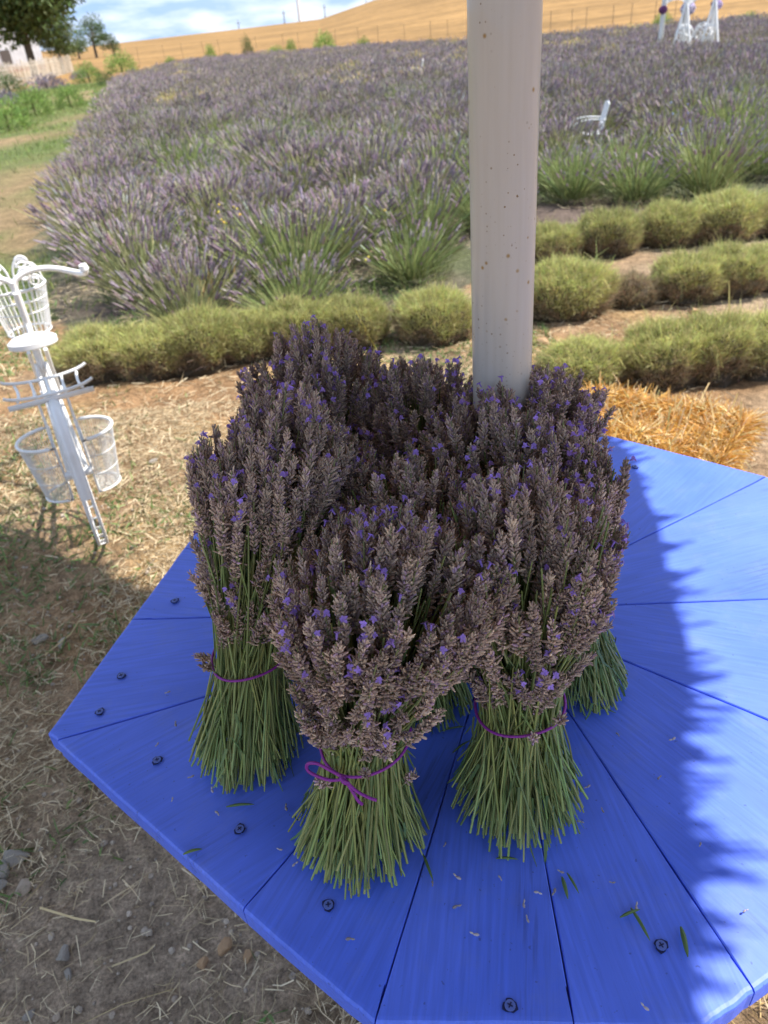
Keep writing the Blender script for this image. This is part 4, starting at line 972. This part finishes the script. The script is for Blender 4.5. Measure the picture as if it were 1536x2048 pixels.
# ------------------------------------------------------------------ straw bale
def bale(c, rz, L_, W_, H_, label, name='straw_bale', n_=26000, col=(.56, .31, .075)):
    root = thing(name, label, 'straw bale', c, rz); mb = MB()
    bm = bmesh.new(); bmesh.ops.create_cube(bm, size=1); bmesh.ops.scale(bm, vec=(L_ - .04, W_ - .04, H_ - .03), verts=bm.verts); bmesh.ops.translate(bm, vec=(0, 0, H_ / 2 - .01), verts=bm.verts)
    bmesh.ops.bevel(bm, geom=list(bm.edges), offset=.07, segments=4, affect='EDGES'); bmesh.ops.subdivide_edges(bm, edges=bm.edges, cuts=2, use_grid_fill=True)
    for v in bm.verts: v.co += Vector((random.uniform(-1, 1), random.uniform(-1, 1), random.uniform(-1, 1))) * .006
    me = bpy.data.meshes.new('core'); bm.to_mesh(me); bm.free()
    a = me.color_attributes.new('Col', 'FLOAT_COLOR', 'POINT'); a.data.foreach_set('color', np.tile([col[0] * .7, col[1] * .7, col[2] * .7, 1], len(me.vertices))); me.materials.append(M['vcolor']); link('core', me, root)
    P = rng.uniform(-.5, .5, (n_, 3)); f = rng.integers(0, 5, n_); nrm = np.zeros((n_, 3))
    for q, (ax, s) in enumerate(((2, 1), (0, 1), (0, -1), (1, 1), (1, -1))): m_ = f == q; P[m_, ax] = s * .5; nrm[m_, ax] = s
    m_ = rng.random(n_) < .35; P[m_, 2] = .5; nrm[m_] = (0, 0, 1)
    P = P * np.array([L_, W_, H_]) + np.array([0, 0, H_ / 2]); cor = np.clip(np.abs(P[:, :2]) / np.array([L_, W_]) * 2 - .75, 0, 1).sum(1); P[:, 2] -= cor * .05 * (P[:, 2] > H_ * .8)
    P[:, 2] += (vnoise(P[:, 0] * 9, P[:, 1] * 9, 3) - .5) * .05 * (nrm[:, 2] > 0); P[:, 2] = np.maximum(P[:, 2], .01)
    D = rng.normal(size=(n_, 3)); D -= nrm * (D * nrm).sum(1)[:, None] * .75; D += nrm * .12
    cc = vary(col, n_, .22, .05); pl = rng.random(n_) < .2; cc[pl] = vary((.80, .66, .38), pl.sum(), .1)
    blades(mb, P, D, rng.uniform(.02, .085, n_), rng.uniform(.0015, .0032, n_), np.clip(cc, 0, .85), 0, .15, .8)
    n2_ = 160; P = np.stack([rng.uniform(-.5, .5, n2_) * L_, rng.uniform(-.5, .5, n2_) * W_, np.full(n2_, H_ - .02)], 1); D = rng.normal(size=(n2_, 3)) * .45; D[:, 2] = 1
    blades(mb, P, D, rng.uniform(.04, .11, n2_), rng.uniform(.003, .006, n2_), vary((.78, .62, .33), n2_, .12), 0, .1, .8)
    tag(link('straw', mb.mesh('straw', M['straw']), root), kind='stuff')
    return root
b0 = at(1322, 862, .34)
bale((b0.x - .01, b0.y + .04, 0), radians(-38), .48, .38, .35, 'golden straw bale on the ground behind the table\'s right edge')
bp_ = at(205, 272, .1); bale((bp_.x, bp_.y, 0), radians(15), .9, .4, .16, 'small golden heap of straw at the left edge of the lavender field', 'straw_heap', 900)

# ------------------------------------------------------------------ far left: shrubs, fence, trees, buildings
def shrub_mesh(seed, n_, H, R, col, ln=.14, wd=.03):
    global rng; keep = rng; rng = np.random.default_rng(seed); mb = MB(); U = fib(n_); r_ = rng.uniform(.55, 1.05, (n_, 1)) * (1 + .35 * (fbm(U[:, 0:1] * 3 + seed, U[:, 1:2] * 3, 1) - .5) * 2)
    P = U * r_ * np.array([R, R, H]); D = U + np.array([0, 0, .7]) + rng.normal(size=(n_, 3)) * .5
    blades(mb, P, D, rng.uniform(.6, 1.2, n_) * ln, rng.uniform(.6, 1.3, n_) * wd, vary(col, n_, .3, .08), 0, .3, .25)
    tb_ = MB(); tube(tb_, [(0, 0, 0), (0, 0, H * .5)], R * .06, 6); mb.add(tb_.V[0], tb_.F4[0], (.1, .08, .05)); rng = keep
    return mb.mesh('shrub', M['leaf'])
SH = [shrub_mesh(k, 1600, .9, .7, (.22, .32, .08), .11, .022) for k in range(3)]; SHD = [shrub_mesh(20 + k, 1500, 1.0, .8, (.085, .13, .045), .10, .025) for k in range(2)]; SHM = [shrub_mesh(30, 700, .5, .8, (.22, .19, .25))]
for px, py, s, me_, lab in [(20, 262, .9, SH[0], 'bright green shrub at the left border beside the path'), (72, 232, .95, SH[1], 'round green shrub left of the path, middle of three'), (142, 215, .8, SH[2], 'small upright green shrub at the path\'s left side'),
        (22, 195, 1.1, SHD[0], 'dark green shrub below the fence at the left border'), (8, 212, 1.0, SHM[0], 'mauve lavender clump under the dark shrub at the left border'), (95, 180, 1.3, SHM[0], 'grey-mauve clump along the foot of the pale fence'),
        (180, 165, 1.2, SH[0], 'green shrub in the distance where the path begins'), (245, 146, 1.6, SH[1], 'low green shrub beyond the end of the pale fence'), (160, 158, .9, SHM[0], 'grey-mauve clump at the far end of the pale fence'), (215, 172, .7, SHD[1], 'small dark bush standing in the far path'),
        (215, 222, .7, SH[2], 'small green bush at the lavender field\'s left corner'), (5, 160, 1.2, SHD[1], 'dark shrub in front of the fence at the left border')]:
    p = at(px, py, 0); tag(link('shrub', me_, m=Matrix.Translation((p.x, p.y, 0)) @ Matrix.Rotation(random.uniform(0, 6), 4, 'Z') @ Matrix.Scale(s * .9, 4)), lab, 'shrub', 'shrubs along the path')
# bushes along the wheat edge
for px, h_, w_, lab in [(340, .7, .8, 'low dusty bush at the wheat edge, leftmost of the line'), (422, 1.3, .7, 'tall thin green bush at the wheat edge'), (455, .6, .5, 'tiny dark bush right of the tall thin one'), (497, 1.5, .7, 'upright dark green bush at the wheat edge'), (552, .8, 1.2, 'wide low bush at the wheat edge'),
        (582, 1.1, .7, 'yellow-green bush beside the wide low one'), (650, 1.4, 1.5, 'largest spreading bush at the wheat edge, left of the pole'), (727, .9, .8, 'small green bush at the wheat edge, nearest the pole\'s left'), (862, .5, .7, 'low dark bush at the wheat edge just left of the pole'), (1325, .9, 1.0, 'green bush at the wheat edge left of the white arch'), (1310, .4, 1.0, 'low bush under the one left of the white arch'), (1498, .6, 1.0, 'low green bush at the wheat edge right of the white arch')]:
    yb = np.interp(px, [250, 400, 600, 768, 935, 1100, 1300, 1536], [128, 117, 99, 88, 79, 68, 50, 30]) - 1; p = at(px, yb, .42); q = Vector((p.x, p.y, 0)) * 1.04
    tag(link('shrub', SH[int(px) % 3] if px not in (497, 455, 862) else SHD[0], m=Matrix.Translation((q.x, q.y, 0)) @ Matrix.Rotation(px, 4, 'Z') @ Matrix.Diagonal((w_ * .8, w_ * .8, h_, 1))), lab, 'shrub', 'bushes along the wheat edge')
# pale slat fence
f0 = Vector((-18.1, 46.6, 0)); f1 = Vector((-21.5, 70.7, 0)); fn = thing('slat_fence', 'pale weathered fence of upright wooden slats at the far left', 'fence', f0)
dd = f1 - f0; st = f0 - dd * .55; n_s = 100; fa = math.atan2(dd.y, dd.x)
sm = MB(); box(sm, (0, 0, .62), (.14, .03, 1.24)); V = sm.V[0]; slm = sm.mesh('slat', M['fence'])
for k in range(n_s):
    p = st + dd * (1.55 * k / (n_s - 1)) - f0; link('slat', slm, fn, m=Matrix.Translation(p) @ Matrix.Rotation(fa + random.uniform(-.1, .1), 4, 'Z') @ Matrix.Rotation(random.uniform(-.03, .03), 4, 'Y') @ Matrix.Diagonal((1.0, 1, random.uniform(.92, 1.1), 1)))
for z in (.35, .95):
    mb = MB(); a_, b_ = st - f0, f1 - f0; tube(mb, [(a_.x - .05, a_.y, z), (b_.x - .05, b_.y, z)], .03, 4); link('rail', mb.mesh('rail', M['fence']), fn)
# wire fence between lavender and wheat
wf = thing('wire_fence', 'thin post-and-wire fence between the lavender and the golden wheat', 'fence', (0, 0, 0))
pp = []
for px in np.cumsum(np.r_[215, 30 + 22 * np.random.default_rng(3).random(29)]):
    yb = np.interp(px, [150, 250, 400, 600, 768, 935, 1100, 1300, 1536], [136, 128, 117, 99, 88, 79, 68, 50, 30]); p = at(px + random.uniform(-6, 6), yb - 1, .42); q = Vector((p.x, p.y, 0)) * 1.10
    q.z = float(hill_z(np.float64(q.x), np.float64(q.y))) if math.hypot(q.x, q.y) > 52 else 0; pp.append(q)
pm = MB(); tube(pm, [(0, 0, -.2), (0, 0, 1.25)], .016, 6); pom = pm.mesh('post', M['post'])
for q in pp: link('post', pom, wf, loc=q)
for z in (.5, 1.0, 1.4): mb = MB(); tube(mb, [(q.x, q.y, q.z + z * .88) for q in pp], .0025, 4); link('wire', mb.mesh('wire', M['post']), wf)

def tree(name, label, base, H, R, tr, seed, n_=5200, col=(.075, .115, .035), lean=0.0, lob=None, group='trees beyond the fence', low=.2):
    global rng; keep = rng; rng = np.random.default_rng(seed); root = thing(name, label, 'tree', base, 0, group); mb = MB()
    top = np.array([lean * H, 0, H * .45]); tube(mb, bez((0, 0, -.5), (0, 0, H * .2), (lean * H * .4, 0, H * .3), top), np.linspace(tr, tr * .6, 14), 10)
    lob = lob or 16; cs = []
    for k in range(lob):
        u = rng.normal(size=3); u /= np.linalg.norm(u); c = np.array([lean * H, 0, H * (.5 + low / 2)]) + u * np.array([R * .72, R * .72, H * .27]) * rng.uniform(.5, 1.0)
        cs.append((c, rng.uniform(.20, .36) * R)); m_ = (top + c) / 2 + rng.normal(size=3) * .08 * R
        tube(mb, bez(top * .8, (top + m_) / 2, m_, c, 8), np.linspace(tr * .35, tr * .06, 8), 6)
    link('trunk', mb.mesh('trunk', M['bark'], True), root); mb = MB()
    for c, r_ in cs:
        k = n_ // lob; U = rng.normal(size=(k, 3)); U /= np.linalg.norm(U, axis=1)[:, None]; P = c + U * (rng.random((k, 1)) ** .45) * r_ * np.array([1.25, 1.25, .85])
        D = U + rng.normal(size=(k, 3)) * .8; sz = R * .045
        blades(mb, P, D, rng.uniform(.7, 1.4, k) * sz, rng.uniform(.5, .9, k) * sz, vary(np.array(col) * rng.uniform(.8, 1.3), k, .25, .08), 0, .3, .4)
    tag(link('crown', mb.mesh('crown', M['leaf']), root), kind='stuff'); rng = keep
    return root
def far(px, py_h, dist):                       # ground point in a pixel's direction at a given distance
    v = RC @ Vector((px - CX, -(py_h - CY), -FPX)); l = math.hypot(v.x, v.y); x_, y_ = v.x / l * dist, v.y / l * dist
    return Vector((x_, y_, float(hill_z(np.float64(x_), np.float64(y_))) if dist > 52 else 0))
p = far(60, 110, 70); p.z = 0
tree('broadleaf_tree', 'large dark green broadleaf tree rising behind the pale fence at upper left', p, 9.0, 5.2, .32, 4, 15000, lob=34, col=(.085, .125, .04))
p = far(118, 110, 74); p.z = 0
tree('broadleaf_tree', 'drooping lighter green tree joined to the big tree\'s right side', p, 4.4, 2.5, .14, 5, 5000, lob=14, col=(.12, .16, .05))
p = far(190, 100, 120); tree('broadleaf_tree', 'taller of two small dark trees on the skyline left of the wheat hill', p, 5.2, 3.0, .2, 6, 2600, lob=9)
p = far(226, 96, 118); tree('broadleaf_tree', 'lower round tree, rightmost on the left skyline', p, 3.1, 2.3, .16, 7, 1800, lob=7)
p = far(155, 100, 125); tree('broadleaf_tree', 'low dark tree between the big tree and the skyline pair', p, 2.9, 3.0, .16, 8, 1800, lob=7)
# white building behind the big tree
p = far(2, 112, 95); p.z = 0
bd = thing('building', 'white barn with a reddish base half hidden behind the big tree', 'building', p, radians(25))
mb = MB(); box(mb, (0, 0, 2.2), (7, 6, 3.0)); link('wall', mb.mesh('wall', M['roofw']), bd)
mb = MB(); A = np.linspace(0, pi, 12); V = np.concatenate([np.stack([np.cos(A) * 3.7, np.full(12, s), 3.7 + np.sin(A) * 1.5], 1) for s in (-3.2, 3.2)]); q = np.arange(11); mb.add(V, np.stack([q, q + 1, q + 13, q + 12], 1)); mb.add(np.concatenate([V[:12], [(0, -3.2, 3.7)]]), [(i, i + 1, 12) for i in range(11)]); link('roof', mb.mesh('roof', M['roofw'], True), bd)
mb = MB(); box(mb, (0, 0, .35), (7.1, 6.1, .7)); link('plinth', mb.mesh('plinth', M['red']), bd)
for x_ in (-2, 0.2): mb = MB(); box(mb, (x_, -3.02, 1.5), (.9, .06, 1.2)); link('window', mb.mesh('window', M['wire']), bd)
p = far(145, 98, 170); p.z = float(hill_z(np.float64(p.x), np.float64(p.y)))
car = thing('parked_car', 'small pale parked car on the track under the drooping tree', 'car', p, radians(10))
bm = bmesh.new(); prof_ = [(-2, .3), (-2.05, .8), (-1.6, 1.0), (-1.0, 1.42), (.5, 1.45), (1.2, 1.0), (2.0, .85), (2.1, .4), (2.0, .3)]
v0 = [bm.verts.new((x_, -.8, z)) for x_, z in prof_]; f_ = bm.faces.new(v0); r_ = bmesh.ops.extrude_face_region(bm, geom=[f_]); [setattr(v.co, 'y', .8) for v in r_['geom'] if isinstance(v, bmesh.types.BMVert)]
bmesh.ops.recalc_face_normals(bm, faces=bm.faces); me = bpy.data.meshes.new('body'); bm.to_mesh(me); bm.free(); me.materials.append(M['white']); link('body', me, car)
for x_ in (-1.3, 1.3):
    for y_ in (-.78, .78): mb = MB(); tube(mb, [(x_, y_ - .1, .32), (x_, y_ + .1, .32)], .32, 14); link('wheel', mb.mesh('wheel', M['wire']), car)
mb = MB(); box(mb, (-.3, -.81, 1.18), (1.5, .02, .3)); link('side_window', mb.mesh('side_window', M['wire']), car)
# masts on the skyline
def mast(px, ytop, r_, m_, name, label, cat, dist=330, arm=False, ybase=None):
    p = far(px, 50, dist); p.z = float(hill_z(np.float64(p.x), np.float64(p.y))) - 1
    v = RC @ Vector((px - CX, -(ytop - CY), -FPX)); top = CZ + v.z / math.hypot(v.x, v.y) * dist
    root = thing(name, label, cat, p); mb = MB(); h = top - p.z; tube(mb, [(0, 0, 0), (0, 0, h)], [r_, r_ * .6], 8); link('shaft', mb.mesh('shaft', M[m_], True), root)
    if arm: mb = MB(); box(mb, (0, 0, h - 1.0), (1.6, .12, .12)); link('crossarm', mb.mesh('crossarm', M[m_]), root)
mast(601, -60, .65, 'white', 'wind_turbine_tower', 'tallest white turbine tower on the skyline left of centre', 'turbine tower')
mast(736, -40, .32, 'white', 'mast', 'left of two pale masts on the skyline near the pole', 'mast'); mast(751, -30, .32, 'grey', 'mast', 'right of two pale masts on the skyline near the pole', 'mast')
mast(477, 40, .17, 'wire', 'utility_pole', 'short utility pole, leftmost on the hill crest', 'utility pole', arm=True); mast(570, 20, .2, 'wire', 'utility_pole', 'utility pole just left of the white turbine tower', 'utility pole', arm=True)
mast(652, 8, .2, 'wire', 'utility_pole', 'utility pole right of the white turbine tower', 'utility pole', arm=True); mast(398, 66, .1, 'wire', 'utility_pole', 'barely visible utility pole low on the left crest', 'utility pole')
mast(877, -18, .16, 'wire', 'utility_pole', 'left of two thin poles on the crest just left of the parasol pole', 'utility pole', 280); mast(909, -22, .16, 'wire', 'utility_pole', 'right of two thin poles on the crest beside the parasol pole', 'utility pole', 280)

# ------------------------------------------------------------------ white props in the field
def chair(p, rz, s, label):
    root = thing('garden_chair', label, 'chair', p, rz, 'white wire chairs in the lavender'); root.scale = (s, s, s)
    # local x: towards the front; seat .45, back .95
    mb = MB()
    for y_ in (-.24, .24): tube(mb, bez((-.22, y_, .0), (-.22, y_, .3), (-.22, y_, .5), (-.34, y_ * .9, .96)), .014, 6)
    for z, x_ in ((.96, -.34), (.60, -.24)): tube(mb, bez((x_, -.23, z), (x_ - .02, -.1, z + .05), (x_ - .02, .1, z + .05), (x_, .23, z)), .014, 6)
    bk = link('backrest', mb.mesh('backrest', M['white'], True), root); b = MB()
    for y_ in np.linspace(-.18, .18, 6): tube(b, [(-.235, y_, .52), (-.345, y_, .98)], .011, 5)
    link('back_bars', b.mesh('back_bars', M['white'], True), bk)
    mb = MB()
    for y_ in np.linspace(-.22, .22, 7): tube(mb, bez((-.22, y_, .46), (0, y_, .42), (.15, y_, .48), (.28, y_, .42)), .011, 5)
    for x_, z in ((-.22, .46), (.28, .42)): tube(mb, [(x_, -.24, z), (x_, .24, z)], .014, 6)
    link('seat', mb.mesh('seat', M['white'], True), root)
    for y_ in (-.24, .24):
        mb = MB(); tube(mb, bez((-.30, y_, .70), (-.02, y_, .74), (.28, y_, .74), (.33, y_, .60)), .016, 6); tube(mb, bez((.33, y_, .60), (.36, y_, .45), (.30, y_, .3), (.28, y_, 0)), .014, 6); link('armrest', mb.mesh('armrest', M['white'], True), root)
        mb = MB(); tube(mb, [(-.22, y_, .46), (-.26, y_, 0)], .014, 6); link('leg', mb.mesh('leg', M['white'], True), root)
    return root
p = CHP[0]; chair((p.x, p.y, 0), radians(172), .56, 'larger white metal garden chair standing in lavender right of the pole')
p = CHP[1]; chair((p.x, p.y, 0), radians(172), .62, 'tiny far white garden chair left of the pole')
# white draped arch with A-shaped stands in front
p = AP.copy(); arch = thing('flower_arch', 'white draped arch with mauve flowers standing in the lavender at upper right', 'arch', (p.x, p.y + .6, 0), radians(-20)); arch.scale = (.86, .86, .72)
S_ = 1.0
for x_ in (-.80, .80): mb = MB(); tube(mb, [(x_, 0, 0), (x_, 0, 2.35)], .03, 8); link('post', mb.mesh('post', M['white'], True), arch)
for x_ in (-.80, .80): mb = MB(); tube(mb, [(x_, 1.0, 0), (x_, 1.0, 2.35)], .03, 8); link('post', mb.mesh('post', M['white'], True), arch)
mb = MB(); 
for y_ in (0, 1.0): tube(mb, [(-.85, y_, 2.33), (.85, y_, 2.33)], .03, 6)
for x_ in (-.8, .8): tube(mb, [(x_, 0, 2.33), (x_, 1.0, 2.33)], .03, 6)
link('top_frame', mb.mesh('top_frame', M['white'], True), arch)
def drape(x0, x1, y0, y1, ztop, zfun, name, nu=36, nv=10, amp=.03):
    mb = MB(); u = np.linspace(0, 1, nu); V = []
    for j in range(nv):
        t = j / (nv - 1); z = ztop + (zfun(u) - ztop) * t; V.append(np.stack([x0 + (x1 - x0) * u, y0 + (y1 - y0) * u + amp * np.sin(u * 42), z], 1))
    V = np.concatenate(V); ii = (np.arange(nv - 1)[:, None] * nu + np.arange(nu - 1)).ravel(); mb.add(V, np.stack([ii, ii + 1, ii + nu + 1, ii + nu], 1)); return link(name, mb.mesh(name, M['fabric'], True), arch)
drape(-.85, .85, -.04, -.04, 2.36, lambda u: 1.62 - .0 * u + .22 * np.abs(np.sin(u * 2 * pi)), 'valance')
for x_ in (-.86, .74):
    drape(x_, x_ + .16, -.02, 0, 2.3, lambda u: .35 + 0 * u, 'curtain', 14)
drape(-.16, .10, .98, .98, 2.3, lambda u: .4 + 0 * u, 'curtain', 16)
for (x_, y_, z, r_, c_) in ((-.80, -.06, 1.55, .14, (.25, .07, .22)), (.84, -.06, 1.55, .17, (.62, .50, .70)), (0, .9, 1.5, .24, (.66, .62, .78)), (.72, -.06, 1.6, .08, (.2, .08, .2))):
    mb = MB(); k = 160; U = rng.normal(size=(k, 3)); U /= np.linalg.norm(U, axis=1)[:, None]; spindles(mb, U * r_ * .7 + np.array([x_, y_, z]), U, np.full(k, r_ * .35), np.full(k, r_ * .2), vary(c_, k, .2), 0, 5); link('flower_cluster', mb.mesh('flower_cluster', M['petal']), arch)
def astand(dx, label):
    q = Vector((p.x + dx, p.y - .1 , 0)); root = thing('trestle_stand', label, 'stand', q, radians(-20), 'white A-shaped stands before the arch'); root.scale = (.9, .9, .82)
    for s in (-1, 1): mb = MB(); tube(mb, [(s * .27 + s * 0, 0, .12), (s * .02, .05, 1.50)], .035, 4); link('leg', mb.mesh('leg', M['white']), root)
    mb = MB(); tube(mb, [(0, .05, 1.48), (.1, .55, .1)], .03, 4); link('back_leg', mb.mesh('back_leg', M['white']), root)
    mb = MB(); box(mb, (0, .03, .8), (.28, .03, .05)); link('crossbar', mb.mesh('crossbar', M['white']), root)
astand(-.36, 'left of the two white A-shaped stands before the draped arch'); astand(.42, 'right of the two white A-shaped stands before the draped arch')
for dx, lab in ((-.2, 'left white wicker ball under the draped arch'), (.32, 'right white wicker ball under the draped arch')):
    mb = MB()
    for k in range(9):
        u = rng.normal(size=3); a_, b_, _ = frame(u); A = np.linspace(0, 2 * pi, 24, endpoint=False); tube(mb, (np.cos(A)[:, None] * a_ + np.sin(A)[:, None] * b_) * .24, .012, 4, closed=True)
    tag(link('wicker_ball', mb.mesh('wicker_ball', M['white'], True), loc=(p.x + dx, p.y + .2, .50)), lab, 'wicker ball')
